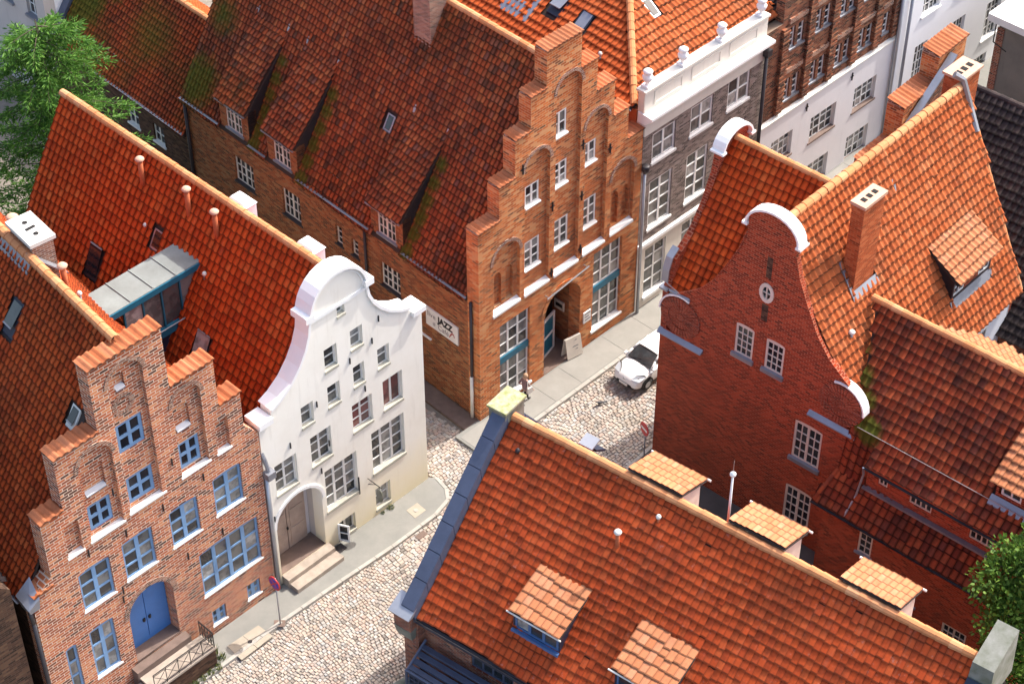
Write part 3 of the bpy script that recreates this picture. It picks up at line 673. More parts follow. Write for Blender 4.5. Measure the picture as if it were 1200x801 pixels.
# porch: inner walls, doors, steps
MB().panel(FRONT, archp(-7.24,-5.14,.42,3.87,1.02,12), [], .85, .95).build('porch_back_wall', 'plasterD', WH)
MB().box(-7.24,-5.14,.004,.86,.3,.434).build('porch_floor', 'darkstone', WH)
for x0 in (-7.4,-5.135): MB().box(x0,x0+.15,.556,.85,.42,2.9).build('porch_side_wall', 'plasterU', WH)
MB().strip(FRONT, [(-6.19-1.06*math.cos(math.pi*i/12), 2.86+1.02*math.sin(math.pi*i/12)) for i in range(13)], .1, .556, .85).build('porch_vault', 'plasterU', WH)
for x0 in (-7.1,-6.2):
    d_ = MB().box(x0, x0+.86, .77, .846, .46, 3.0).build('door', 'wood', WH)
    for z in (.6,1.55,2.4): MB().box(x0+.12, x0+.74, .745, .772, z, z+(.8 if z < 2.4 else .48)).build('door_panel', 'wood', d_)
MB().lathe((-6.24,.72,1.55), [(.035,-.05),(.045,0),(.035,.05)], 8).build('door_handle', 'black', WH)
MB().box(-7.25,-5.02,-.36,.0,0,.4).build('step', 'stone', WH); MB().box(-7.2,-4.98,-.78,-.364,0,.2).build('step', 'stone', WH)
MB().strip(FRONT, [(-6.19-1.08*math.cos(math.pi*i/12), 2.86+1.04*math.sin(math.pi*i/12)) for i in range(13)], .13, -.05, .03).build('porch_surround', 'trimW', WH)
# open basement casement and open ground-floor casement
sa = WF(-4.5,0,-62); window(WH, sa, 0,.42,.15,.98, -.03, 1, 2, 'white', 'glassdark', name='open_casement', thick=.04)
MB().box(-4.95,-4.5,-.42,-.06,.01,.03).build('light_well_grate', 'darkpipe', WH)
MB().path([(-7.5,-.08,5.7),(-7.5,-.09,0)], .085, 8).build('downpipe', 'zinc', WH, True)
# roof
WR = MB().box(WC-.1,WC+.1,.6,.8,11.4,12.0).build('roof', 'roofunder', WH)
Wt = 1.757
plan_slope(WH, WR, (-7.5,.5), (0,1), (1,0), 12.36-3.77*Wt, Wt, [(-7.5,.58),(WC,.58),(WC,14.8),(-7.5,14.8)], .27, .345, 'tileW', seed=11)
plan_slope(WH, WR, (.02,.5), (0,1), (-1,0), 12.36-3.75*Wt, Wt, [(.02,.58),(WC,.58),(WC,14.8),(.02,14.8)], .27, .345, 'tileW', seed=12, solo=False)
ridge(WR, (WC,.5,12.42), (WC,14.85,12.42), r=.16, l=.41)
MB().box(-.35,0.0,.56,14.6,0,5.6).build('side_wall', 'plasterW', WH); MB().box(-7.5,-7.2,.56,14.6,0,5.6).build('side_wall', 'plasterW', WH)
MB().prism([(-7.5,14.35,0),(0,14.35,0),(0,14.35,5.7),(WC,14.35,12.1),(-7.5,14.35,5.7)], (0,.3,0)).build('back_gable', 'brickB', WH)
fw_ = on_plane((WC,.0), (0,1), (-1,0), 12.36, -Wt)    # a = depth, i = distance out from the ridge
for t, o_ in ((9.5,.62),(6.95,.6),(5.4,.66)): vent_pipe(WH, fw_(t,o_), 1.15, .10)
skylight(WH, fw_, 8.05, 1.18, 1.55, .5, Wt, 0, 'zinc', 'glassdark'); skylight(WH, fw_, 10.7, 2.15, 2.75, .8, Wt, .2, 'darkpipe', 'glassdark'); skylight(WH, fw_, 4.5, 2.3, 2.85, .8, Wt, .15, 'darkpipe', 'glass')
for t, o_ in ((8.72,1.3),(5.35,1.42)): vent_pipe(WH, fw_(t,o_), .22, .05, 'gutter', 'offwhite')
for t in (5.25,1.75):      # white boxed chimneys on the far slope
    b_ = MB().box(WC+.14,WC+.72,t-.42,t+.38,10.8,12.32).build('boxed_chimney', 'plasterT', WH)
    MB().hexa([(WC+.10,t-.46,12.32),(WC+.76,t-.46,12.32),(WC+.76,t+.42,12.32),(WC+.10,t+.42,12.32),(WC+.24,t-.36,12.47),(WC+.62,t-.36,12.47),(WC+.62,t+.32,12.47),(WC+.24,t+.32,12.47)]).build('chimney_cap', 'trimW', b_)

# ================================================================ blue glazed bridge between the two roofs
BR = thing('roof_bridge', 'blue framed glazed passage with flat grey roof between the red roofs', 'bridge', W_O, 46)
MB().hexa([(WC-1.15,5.75,10.20),(WC-1.15,7.15,10.20),(WC-5.2,7.3,10.02),(WC-5.2,5.9,10.02),(WC-1.15,5.75,10.36),(WC-1.15,7.15,10.36),(WC-5.2,7.3,10.18),(WC-5.2,5.9,10.18)]).build('flat_roof', 'grey_roof', BR)
for k in range(3): MB().box(WC-2.3-k*.95,WC-2.26-k*.95,5.84+.03*k,7.2+.03*k,10.30-.043*k,10.345-.042*k).build('roof_seam', 'grey_roof', BR)
MB().hexa([(WC-1.15,5.70,10.1),(WC-1.15,5.745,10.1),(WC-5.2,5.895,9.92),(WC-5.2,5.85,9.92),(WC-1.15,5.70,10.34),(WC-1.15,5.745,10.34),(WC-5.2,5.895,10.16),(WC-5.2,5.85,10.16)]).build('fascia', 'teal', BR)
for k in range(5):
    x = WC-1.35-.78*k; MB().box(x-.06,x,5.80+.025*k,5.88+.025*k,8.3,10.1-.03*k).build('post', 'teal', BR)
    if k: MB().box(x+.002,x+.718,5.85+.025*k,5.87+.025*k,8.42,10.08-.03*k).build('pane', 'glass', BR)
MB().box(WC-4.9,WC-2.2,5.78,5.92,8.0,8.34).build('bottom_rail', 'teal', BR)
MB().box(WC-4.8,WC-2.3,5.95,7.1,7.2,8.2).build('floor_box', 'darksteel', BR)
MB().path([(WC-1.8,5.6,8.5),(WC-3.6,5.6,8.5),(WC-5.0,5.6,8.5)], .025, 6).build('handrail', 'gutter', BR)

# ================================================================ brown neighbour at the left edge
NB = thing('brown_house', 'dark brown brick house wall beyond the narrow gap by the downpipe', 'house', (L_O[0]-10.15*math.cos(rad(46))+.2, L_O[1]-10.15*math.sin(rad(46))+.2), 44)
MB().panel(FRONT, [(-8,0),(0,0),(0,8.2),(-4,12),(-8,8.2)], [rect(-3,-2,1.2,3),rect(-5.5,-4.5,1.2,3)], 0, .5).build('facade_wall', 'brickB', NB)
MB().box(-.4,-.0,.51,12,0,8.0).build('side_wall', 'brickB', NB)
for a in (-3,-5.5): window(NB, FRONT, a,a+1,1.2,3,.12,2,3,'white','glass',sill=-.06)
nr_ = MB().box(-4.1,-3.9,.6,.8,11,11.4).build('roof', 'roofunder', NB)
plan_slope(NB, nr_, (.1,.4), (0,1), (-1,0), 8.0, 1.0, [(.1,.4),(-4,.4),(-4,12),(.1,12)], .25,.33,'tileN', solo=False)
plan_slope(NB, nr_, (-8.1,.4), (0,1), (1,0), 8.0, 1.0, [(-8.1,.4),(-4,.4),(-4,12),(-8.1,12)], .25,.33,'tileN', solo=False)
# ================================================================ jazz house: stepped gable and long side
J_O = (-1.2987, 56.4058)
JH = thing('corner_brick_house', 'long brick corner house with stepped gable, white windows and old brown tiled roof', 'house', J_O, 46)
JE = [.1,1.21,2.03,2.84,3.64,5.45,6.35,7.35,8.21,9.13]; JZ = [9.25,10.75,12.4,13.85,15.4]
jo = [(JE[0],0)]
for i in range(4): jo += [(JE[i],JZ[i]),(JE[i+1],JZ[i])]
jo += [(JE[4],JZ[4]),(JE[5],JZ[4])]
for i in range(4): jo += [(JE[5+i],JZ[3-i]),(JE[6+i],JZ[3-i])]
jo += [(JE[9],0)]
jn = [(.85,2.29,4.95,8.1,.72),(2.54,3.89,4.95,11.45,.68),(4.17,5.53,4.95,14.0,.68),(5.8,7.06,5.02,11.6,.63),(7.38,8.72,5.1,8.35,.67)]
jw = [(2.66,3.5,6.0,7.3,2,3),(2.7,3.45,8.98,9.92,2,2),(4.24,5.08,6.08,7.4,2,3),(4.2,4.95,9.05,10.1,2,3),(4.12,4.88,11.35,12.4,2,2),(5.88,6.66,6.15,7.5,2,3),(5.8,6.55,9.2,10.16,2,2)]
jsub = [archp(1.05,1.45,5.15,6.75,.3),archp(1.68,2.08,5.15,6.75,.3),archp(7.58,7.98,5.3,6.95,.3),archp(8.2,8.6,5.3,6.95,.3)]
jbig = [(1.2,2.86,.3,4.2),(6.5,8.18,.6,4.62)]
jdoor = archp(3.68,5.76,.02,4.1,1.04,12)
big_ = [rect(*b) for b in jbig]; jwh = [rect(*x[:4]) for x in jw]
MB().panel(FRONT, jo, [archp(*n) for n in jn]+big_+[jdoor], 0, .162).panel(FRONT, jo, jwh+jsub+big_+[jdoor], .16, .302).panel(FRONT, jo, jwh+big_+[jdoor], .30, .6).build('facade_wall', 'brickJ', JH)
for a0,a1,h0,h1,c,r in jw: window(JH, FRONT, a0,a1,h0,h1,.17,c,r,'white','glass',fw=.07,mw=.09,bw=.034,sill=.05,sillw=.06,sillside=.03)
for a0,a1,h0,ha,r in jn:
    MB().hexa([(a0-.02,-.05,h0-.10),(a1+.02,-.05,h0-.10),(a1+.02,.17,h0-.10),(a0-.02,.17,h0-.10),(a0-.02,-.05,h0+.005),(a1+.02,-.05,h0+.005),(a1+.02,.17,h0+.12),(a0-.02,.17,h0+.12)]).build('sill', 'trimW', JH)
    arch_ring(JH, FRONT, a0, a1, ha, r, 0, 'brickC', .14, .03)
arch_ring(JH, FRONT, 3.68,5.76,4.1,1.04, 0, 'brickJ', .2, .04)
for a0,a1,h0,h1 in jbig:
    m_ = h0+(h1-h0)*.47
    window(JH, FRONT, a0,a1,m_+.33,h1,.12,3,3,'white','glass',fw=.06,mw=.09,bw=.035)
    window(JH, FRONT, a0,a1,h0,m_,.12,3,3,'white','glass',fw=.06,mw=.09,bw=.035,sill=-.08)
    MB().box(a0+.0,a1-.0,.06,.18,m_+.012,m_+.318).build('window_band', 'teal', JH)
for a, h in ((2.42,11.0),(5.66,10.4),(4.03,8.4),(5.66,8.0),(4.03,5.2),(5.66,5.4),(7.2,9.4)):
    MB().box(a-.02,a+.02,-.05,.01,h-.22,h+.22).box(a-.11,a+.11,-.04,.008,h-.02,h+.02).build('wall_anchor', 'black', JH)
MB().path([(3.6,-.22,4.22),(5.98,-.22,4.46)], .035, 6).path([(3.7,-.22,4.22),(3.7,.02,4.22)], .02, 5).path([(5.9,-.22,4.45),(5.9,.02,4.45)], .02, 5).build('lamp_rail', 'gutter', JH)
# entrance
MB().box(3.69,5.75,.0,1.49,-.02,.03).build('entrance_floor', 'darkstone', JH)
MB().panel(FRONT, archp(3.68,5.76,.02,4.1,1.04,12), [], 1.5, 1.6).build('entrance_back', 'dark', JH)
MB().box(3.4,3.675,.605,1.5,0,3.6).box(5.765,6.0,.605,1.5,0,3.6).build('entrance_side_wall', 'brickJs', JH)
MB().strip(FRONT, [(4.72-1.04*math.cos(math.pi*i/12), 3.06+1.04*math.sin(math.pi*i/12)) for i in range(13)], .2, .605, 1.5).build('entrance_vault', 'brickJs', JH)
window(JH, WF(4.3,.62,14), 0,.95,.05,2.0,0,1,2,'white','teal',fw=.09,bw=.09,name='open_door')
MB().panel(FRONT, archp(3.72,5.72,2.3,4.05,1.0,12), [archp(4.3,5.1,3.1,3.8,.38,8)], 1.2,1.26).build('fanlight', 'darksteel', JH)
for a0, a1, h in ((.1,1.18,JZ[0]),(1.21,2.0,JZ[1]),(2.03,2.81,JZ[2]),(2.84,3.61,JZ[3]),(3.64,5.45,JZ[4]),(5.48,6.35,JZ[3]),(6.38,7.35,JZ[2]),(7.38,8.21,JZ[1]),(8.24,9.13,JZ[0])):
    copings(JH, FRONT, a0, a1, h, .66, tw=.2, pitch=.16)
# side wall
JA = (math.cos(rad(87.5)), math.sin(rad(87.5))); JI = (JA[1], -JA[0]); JL = 18.2
SIDE = WF(.1+JA[0]*JL, JA[1]*JL, 267.5)
al = lambda x: JL-x
jsw = [(al(5.68),al(4.52),3.52,4.72,2,3),(al(8.4),al(8.0),4.0,4.95,1,3),(al(7.43),al(7.02),3.98,4.82,1,3),(al(11.8),al(10.65),3.55,4.95,2,3),(al(15.0),al(13.7),3.5,4.82,2,3)]
dorm = [(4.24,6.1),(10.6,12.5),(13.72,15.62)]
dw = [(al((a+b)/2+.52),al((a+b)/2-.52),6.12,7.38) for a, b in dorm]
ol = [(0,0),(JL-.12,0),(JL-.12,5.98)]
for a, b in dorm: ol += [(al(a),5.98),(al(a),7.5),(al(b),7.5),(al(b),5.98)]
ol += [(0,5.98)]
MB().panel(SIDE, ol, [rect(*x[:4]) for x in jsw]+[rect(*d) for d in dw], 0, .45).build('side_wall', 'brickJs', JH)
for a0,a1,h0,h1,c,r in jsw: window(JH, SIDE, a0,a1,h0,h1,.10,c*2 if c == 2 else 1,r,'offwhite','glassdark',fw=.06,mw=.08,bw=.035,colgroup=2 if c == 2 else 1,sill=-.03,sillmat='darkpipe')
fj = on_plane((.1,0), JA, JI, 6.05, 1.757)
JR = MB().box(4.4,4.6,.7,.9,12.9,13.3).build('roof', 'roofunder', JH)
def jp(a, i): q = fj(a, i); return (q[0], q[1])
holes = [[jp(a+.05,-.3), jp(b-.05,-.3), jp(b-.05,2.2), jp(a+.05,2.2)] for a, b in dorm]
jm = []
for a, b in dorm:
    for i in range(6): q = fj(a-.28, .05+.36*i); jm.append((tuple(toworld(JH, q)), .5, 1.3-.12*i))
q = fj(17.6,.5); jm.append((tuple(toworld(JH, q)), 1.6, .8)); q = fj(17.4,2.0); jm.append((tuple(toworld(JH, q)), 1.2, .5))
M['tileJ'] = mat_tile('old_brown_pantiles', [(.13,.046,.024), (.33,.062,.022), (.44,.084,.025), (.39,.073,.023), (.28,.060,.024), (.50,.12,.035), (.22,.070,.042)], moss=.15, mossspots=jm, patina=(.045,.026,.018), patamt=.55, patlo=.46, streak=133.5, stamt=.4)
plan_slope(JH, JR, (.1,0), JA, JI, 6.05, 1.757, [jp(.62,-.1), jp(.62,4.6), jp(JL+.1,4.6), jp(JL+.1,-.1)], .205, .30, 'tileJ', holes, seed=21, jit=1.5)
ER = (9.25,0); fj2 = on_plane(ER, JA, (-JI[0],-JI[1]), 6.05, 1.757)
jq = lambda a, i: fj2(a, i)[:2]
plan_slope(JH, JR, ER, JA, (-JI[0],-JI[1]), 6.05, 1.757, [jq(.62,0), jq(.62,4.57), jq(JL+.1,4.57), jq(JL+.1,0)], .205, .30, 'tileJ', seed=22, solo=False)
r0 = fj(.5,4.6); r1 = fj(JL+.15,4.6); ridge(JR, (r0[0],r0[1],14.19), (r1[0],r1[1],14.19), r=.15, l=.42)
segs = [(.55,dorm[0][0]-.05),(dorm[0][1]+.05,dorm[1][0]-.05),(dorm[1][1]+.05,dorm[2][0]-.05),(dorm[2][1]+.05,JL+.1)]
for s0, s1 in segs: gutter(JH, fj(s0,-.17,.05+.17*1.757), fj(s1,-.17,.05+.17*1.757))
for s0, s1 in segs:
    MB().path([fj(s0,.42,.13), fj(s1,.42,.13)], .016, 5).build('snow_guard_rail', 'gutter', JH)
for x in (.35, 6.45): MB().path([SIDE.p(al(x),5.95,-.1), SIDE.p(al(x),0.05,-.1)], .06, 8).build('downpipe', 'darkpipe', JH, True)
MB().path([SIDE.p(al(JL-.15),5.8,-.1), SIDE.p(al(JL-.15),.05,-.1)], .08, 8).build('downpipe', 'darkpipe', JH, True)
MB().path([SIDE.p(al(.35),2.2,-.11), SIDE.p(al(.35),.05,-.11)], .07, 8).build('pipe_guard', 'offwhite', JH, True)
MB().wbox(SIDE, al(3.9), al(2.75), 2.45, 2.52, -.06, .01).build('white_pipe_run', 'trimW', JH)
for (a, b), d in zip(dorm, dw):
    DM = MB()
    for x in (a, b-.1):
        p = [fj(x,-.02), fj(x,2.33), fj(x,-.02)]
        DM.prism([(fj(x,.02)[0],fj(x,.02)[1],6.12), (fj(x,.02)[0],fj(x,.02)[1],7.52), tuple(fj(x,2.3,-.02))], Vector((JA[0],JA[1],0))*.1)
    DM = DM.build('dormer', 'darkpipe', JH)
    window(DM, SIDE, d[0],d[1],d[2],d[3],.03,4,3,'offwhite','glassdark',fw=.06,mw=.08,bw=.035,colgroup=2,flat=True,sill=-.05,sillmat='metal')
    ea = fj(a-.07,-.16)
    plan_slope(JH, DM, (ea[0],ea[1]), JA, JI, 7.46, 1.10, [(fj(x,i)[0],fj(x,i)[1]) for x, i in ((a-.07,-.16),(a-.07,2.42),(b+.07,2.42),(b+.07,-.16))], .205, .30, 'tileJ', seed=int(a*7), jit=1.5, slab=.07)
    MB().path([fj(a-.06,-.2)[:2]+(7.42,), fj(b+.06,-.2)[:2]+(7.42,)], .035, 6).build('dormer_gutter', 'gutter', DM)
    for x in (a-.04, b+.04):
        MB().prism([fj(x-.07,2.36,.14), fj(x+.07,2.36,.14), fj(x+.07,2.5,.16), fj(x-.07,2.5,.16)], (0,0,.05)).build('lead_cap', 'zinc', DM)
q = fj(7.1,1.96); skylight(JH, fj, 7.1, 1.78, 2.12, .42, 1.757, 0, 'zinc', 'glassdark')
# tall chimney
c0 = fj(7.75,3.75); CH = MB().prism([fj(x,i)[:2]+(11.8,) for x, i in ((6.45,3.62),(7.4,3.62),(7.4,4.5),(6.45,4.5))], (0,0,4.3)).build('chimney', 'brickC', JH)
MB().prism([fj(x,i)[:2]+(16.1,) for x, i in ((6.35,3.52),(7.5,3.52),(7.5,4.6),(6.35,4.6))], (0,0,.16)).build('chimney_cap', 'offwhite', CH)
# back gable and far side
g0 = fj(JL,0); g1 = (9.25+JA[0]*JL, JA[1]*JL)
MB().prism([(g0[0],g0[1]-.3,0),(g1[0],g1[1]-.3,0),(g1[0],g1[1]-.3,6),((g0[0]+g1[0])/2,g1[1]-.3,13.9),(g0[0],g0[1]-.3,6)], (0,.28,0)).build('back_gable', 'brickJs', JH)
MB().hexa([(8.8,.62,0),(9.1,.62,0),(g1[0]-.1,g1[1],0),(g1[0]-.4,g1[1],0),(8.8,.62,6),(9.1,.62,6),(g1[0]-.1,g1[1],6),(g1[0]-.4,g1[1],6)]).build('side_wall', 'brickJs', JH)

# ---------------- jazz sign on the side wall
SG = thing('wall_sign', 'white live jazz sign board on brick side wall', 'sign', J_O, 46)
MB().wbox(SIDE, al(2.98), al(1.15), 3.22, 4.12, -.06, -.005).build('sign_board', 'white', SG)
M['ink'] = mat_plain('sign_ink', (.012,.012,.014), .6, .1); M['inkgrey'] = mat_plain('sign_grey_ink', (.22,.22,.23), .6, .1); M['inkred'] = mat_plain('sign_red_ink', (.42,.10,.10), .6, .1)
text_obj('live', .36, 'inkgrey', SG, SIDE, al(2.9), 3.72, -.063)
text_obj('JAZZ', .42, 'ink', SG, SIDE, al(2.28), 3.70, -.063, .022, sx=.88)
text_obj('@', .17, 'inkgrey', SG, SIDE, al(2.6), 3.42, -.063)
text_obj('Café', .34, 'inkgrey', SG, SIDE, al(2.3), 3.36, -.063)
mk = MB().strip(SIDE, [(al(1.5)+.17*math.cos(t)*(1 if t < 3 else .7), 3.5+.15*math.sin(t*1.5)) for t in [i*.55 for i in range(12)]], .04, -.068, -.06)
mk.build('sign_mark', 'inkred', SG)
# ---------------- entrance boards
def board(name, label, a, h, wd, ht, d, lines, mat='cream', ang=0):
    b = thing(name, label, 'sign', J_O, 46)
    MB().box(a, a+wd, d-.05, d, h, h+ht).build('sign_board', mat, b)
    for i in range(lines):
        z = h+ht*(1-(i+.8)/(lines+.6)); MB().box(a+.06, a+wd*(.9 if i % 2 == 0 else .7), d-.055, d-.049, z, z+ht/(lines+2)*.55).build('printed_line', 'inkgrey', b)
    return b
pl = thing('name_plate', 'small cream plate on the inner wall of the arched entrance', 'sign', J_O, 46)
IW = WF(5.76, .62, 90)
MB().wbox(WF(5.765, 1.45, 270), .1,.62,1.6,2.05,-.05,-.004).build('sign_board', 'cream', pl)
MB().wbox(WF(5.765, 1.45, 270), .18,.54,1.74,1.92,-.054,-.049).build('printed_line', 'ink', pl)
board('menu_case', 'white framed menu case on the brick pier right of the arched entrance', 5.95, 1.35, .42, .55, -.004, 3, 'white')
ab = thing('menu_board', 'grey sandwich board standing at the arched bar entrance', 'sign', J_O, 46)
MB().hexa([(5.0,-.12,.05),(5.75,-.25,.05),(5.75,-.21,.05),(5.0,-.08,.05),(5.0,.05,1.0),(5.75,-.08,1.0),(5.75,-.04,1.0),(5.0,.09,1.0)]).build('front_leaf', 'cream', ab)
MB().hexa([(5.0,.24,.05),(5.75,.11,.05),(5.75,.15,.05),(5.0,.28,.05),(5.0,.10,1.0),(5.75,-.03,1.0),(5.75,.01,1.0),(5.0,.14,1.0)]).build('back_leaf', 'cream', ab)
for i in range(5):
    z = .25+.14*i; y = -.105+.17*(z-.05)/.95
    MB().hexa([(5.1,y-.03,z),(5.5+.04*(i % 3),y-.10-.01*(i % 3),z),(5.5+.04*(i % 3),y-.02-.01*(i % 3),z),(5.1,y+.04,z),(5.1,y-.02,z+.05),(5.5+.04*(i % 3),y-.09-.01*(i % 3),z+.05),(5.5+.04*(i % 3),y-.02,z+.05),(5.1,y+.05,z+.05)]).build('printed_line', 'inkgrey', ab)
nl = thing('neon_sign', 'red lettering sign above the dark bar entrance', 'sign', J_O, 46)
M['neon'] = mat_plain('red_sign', (.55,.05,.03), .4, .1)
MB().strip(FRONT, [(3.95+.1*i, 2.55+.14*math.sin(i*2.1)+.05*i) for i in range(10)], .07, 1.1, 1.15).build('sign_script', 'neon', nl)
MB().strip(FRONT, [(4.1+.12*i, 2.95+.1*math.cos(i*1.7)+.04*i) for i in range(6)], .06, 1.1, 1.15).build('sign_script', 'neon', nl)

# ================================================================ wing behind the jazz house
KH = thing('rear_wing', 'low brick wing with long mossy red tiled roof behind the tree', 'house', J_O, 46)
fk = on_plane((.1,0), JA, JI, 4.18, 1.3); kp = lambda a, i: fk(a,i)[:2]
KL0, KL1 = 18.25, 28.3
KS = WF(.1+JA[0]*KL1, JA[1]*KL1, 267.5); kl = lambda x: KL1-x
kw = [(kl(22.9),kl(22.1),2.35,3.3),(kl(21.0),kl(20.2),2.35,3.3)]
MB().panel(KS, [(0,0),(KL1-KL0,0),(KL1-KL0,4.05),(0,4.05)], [rect(*x) for x in kw], .02, .45).build('side_wall', 'brickB', KH)
for x in kw: window(KH, KS, *x, .1, 2, 2, 'offwhite', 'glassdark', fw=.07, mw=.07, bw=.04, sill=-.04, sillmat='offwhite')
KR = MB().prism([fk(20,2.6,-.5), fk(20.2,2.6,-.5), fk(20.2,2.7,-.5), fk(20,2.7,-.5)], (0,0,.2)).build('roof', 'roofunder', KH)
km = [(tuple(toworld(KH, fk(27.2,1.3))), 1.7, .9), (tuple(toworld(KH, fk(26.6,2.6))), 2.2, .9), (tuple(toworld(KH, fk(22.5,1.6))), 2.0, .35)]
M['tileK'] = mat_tile('wing_pantiles', [(.29,.042,.013), (.43,.064,.016), (.38,.054,.015), (.30,.05,.017), (.46,.085,.022)], moss=.3, mossspots=km, patina=(.05,.028,.018), patamt=.6, patlo=.46)
plan_slope(KH, KR, (.1,0), JA, JI, 4.18, 1.3, [kp(KL0+.1,-.15), kp(KL0+.1,2.8), kp(KL1,2.8), kp(KL1,-.15)], .21, .31, 'tileK', seed=31)
plan_slope(KH, KR, fk(18,5.6)[:2], JA, (-JI[0],-JI[1]), 5.1, 1.0, [kp(KL0+.1,5.6), kp(KL0+.1,2.8), kp(KL1,2.8), kp(KL1,5.6)], .21, .31, 'tileG', seed=32, solo=False)
ridge(KR, kp(KL0+.3,2.8)+(7.87,), kp(KL1,2.8)+(7.87,), r=.14, l=.42)
gutter(KH, fk(KL0+.1,-.22,.25), fk(KL1,-.22,.25)); MB().path([fk(KL0+.2,.55,.12), fk(KL1,.55,.12)], .018, 5).build('snow_guard_rail', 'gutter', KH)
MB().strip(WF(.1+JA[0]*KL1, JA[1]*KL1, -2.5), [(-.25,4.05),(.3,4.75),(1.2,5.95),(2.8,8.0)], .16, -.3, .12).build('verge_coping', 'bluesteel', KH)
MB().prism([kp(KL1,0)+(0,), kp(KL1,5.6)+(0,), kp(KL1,5.6)+(5,), kp(KL1,2.8)+(7.6,), kp(KL1,0)+(4,)], Vector((JA[0],JA[1],0))*-.25).build('end_gable', 'brickB', KH)
# ================================================================ pale house at the upper left
UH = thing('pale_house', 'pale rendered house with tall windows in the shade behind the tree', 'house', J_O, 46)
US = WF(.1+JA[0]*38, JA[1]*38, 267.5); ul = lambda x: 38-x
uw = [(ul(30.0),ul(29.2),4.75,6.4),(ul(32.0),ul(31.2),4.75,6.4),(ul(31.0),ul(30.35),2.5,3.5),(ul(29.7),ul(29.1),1.9,3.0),(ul(34),ul(33.2),4.75,6.4)]
MB().panel(US, [(0,0),(38-28.45,0),(38-28.45,10),(0,10)], [rect(*x) for x in uw], -.15, .4).build('side_wall', 'plasterU', UH)
MB().wbox(US, 38-29.0, 38-28.46, 0, 10, .41, 6).build('end_wall', 'plasterT', UH)
for x in uw: window(UH, US, *x, .0, 2, 3, 'white', 'glassdark', fw=.06, mw=.06, sill=-.28, sillmat='metal', sillw=.12)
MB().wbox(US, 0, 38-28.3, 10, 10.3, -.5, 6.4).build('roof', 'grey_roof', UH)
LM = thing('street_lantern', 'black bell shaped wall lantern on the pale house', 'lantern', J_O, 46)
q = US.p(ul(29.5),3.55,-.75)
MB().lathe((q[0],q[1],q[2]), [(.36,0),(.38,.06),(.30,.28),(.20,.42),(.16,.58),(.05,.64)], 14).build('lantern_hood', 'black', LM, True)
MB().lathe((q[0],q[1],q[2]-.32), [(.14,0),(.22,.32)], 10).build('lantern_glass', 'glass', LM)
MB().path([(q[0],q[1],q[2]+.6), US.p(ul(29.5),4.3,-.75), US.p(ul(29.5),4.3,-.14)], .03, 6).build('bracket', 'black', LM)
cu, su = math.cos(rad(46)), math.sin(rad(46))
def jshift(s): return (J_O[0]+s*cu, J_O[1]+s*su)
# ================================================================ grey brick townhouse with white parapet
GH = thing('townhouse', 'grey brick townhouse with white parapet, urns and bright orange hipped roof', 'house', jshift(9.2), 46)
gw = [(.52,1.92,7.32,8.7),(2.82,4.2,7.38,8.77),(5.12,6.52,7.45,8.86)]
gm = [(.48,1.88,4.0,6.4),(2.76,4.1,4.05,6.45),(5.05,6.45,4.1,6.5)]; gg = [(.42,1.72,.5,3.0),(2.72,4.05,.5,3.0),(5.0,6.35,.5,3.0)]
MB().panel(FRONT, rect(-.05,7.38,3.4,8.9), [rect(*x) for x in gw+gm], 0, .5).build('upper_wall', 'brickG', GH)
MB().panel(FRONT, rect(-.05,7.38,0,3.4), [rect(*x) for x in gg], -.03, .5).build('ground_floor_wall', 'plasterG', GH)
MB().box(-.06,7.38,-.14,.0,3.3,3.46).build('string_course', 'trimW', GH)
for x in gw: window(GH, FRONT, *x, .05, 2, 2, 'white', 'glass', fw=.10, mw=.11, bw=.05, sill=-.06, sillw=.10, sillside=.05)
for x in gm: window(GH, FRONT, *x, .05, 2, [1,1,1,.9], 'white', 'glass', fw=.10, mw=.11, bw=.05, sill=-.06, sillw=.10, sillside=.05)
for x in gg: window(GH, FRONT, *x, .05, 2, [1,1,1,.8], 'white', 'glass', fw=.07, mw=.08, bw=.04, sill=-.12, sillw=.14, sillside=.06)
MB().box(-.06,7.4,-.06,.5,8.9,9.5).build('frieze', 'plasterG', GH)
MB().prism([(-.1,-.1,9.5),(-.1,-.42,9.8),(-.1,-.42,9.92),(-.1,.3,9.98),(-.1,.3,9.5)], (7.55,0,0)).build('cornice', 'trimW', GH)
MB().box(-.06,7.4,.02,.34,9.98,10.9).build('parapet', 'plasterG', GH)
MB().box(-.12,7.44,-.06,.42,10.9,11.0).build('parapet_coping', 'plasterG', GH)
for x0, x1 in ((.5,2.2),(2.7,4.5),(5.0,6.8)): MB().panel(FRONT, rect(x0,x1,10.12,10.75), [rect(x0+.1,x1-.1,10.22,10.65)], -.01, .025).build('parapet_moulding', 'plasterG', GH)
for x in (.24, 2.3, 4.62, 7.1):
    MB().box(x-.17,x+.17,.0,.36,11.0,11.1).build('urn_base', 'trimW', GH)
    MB().lathe((x,.18,11.1), [(.08,0),(.07,.06),(.10,.11),(.20,.27),(.215,.37),(.15,.46),(.13,.51),(.19,.56),(.19,.62),(.1,.69),(.03,.72)], 14).build('urn', 'trimW', GH, True)
MB().box(-.1,.25,.36,9.5,5.5,10.0).build('side_wall', 'terracotta', GH)
GR = MB().box(3.5,3.6,4,4.1,12,12.1).build('roof', 'roofunder', GH)
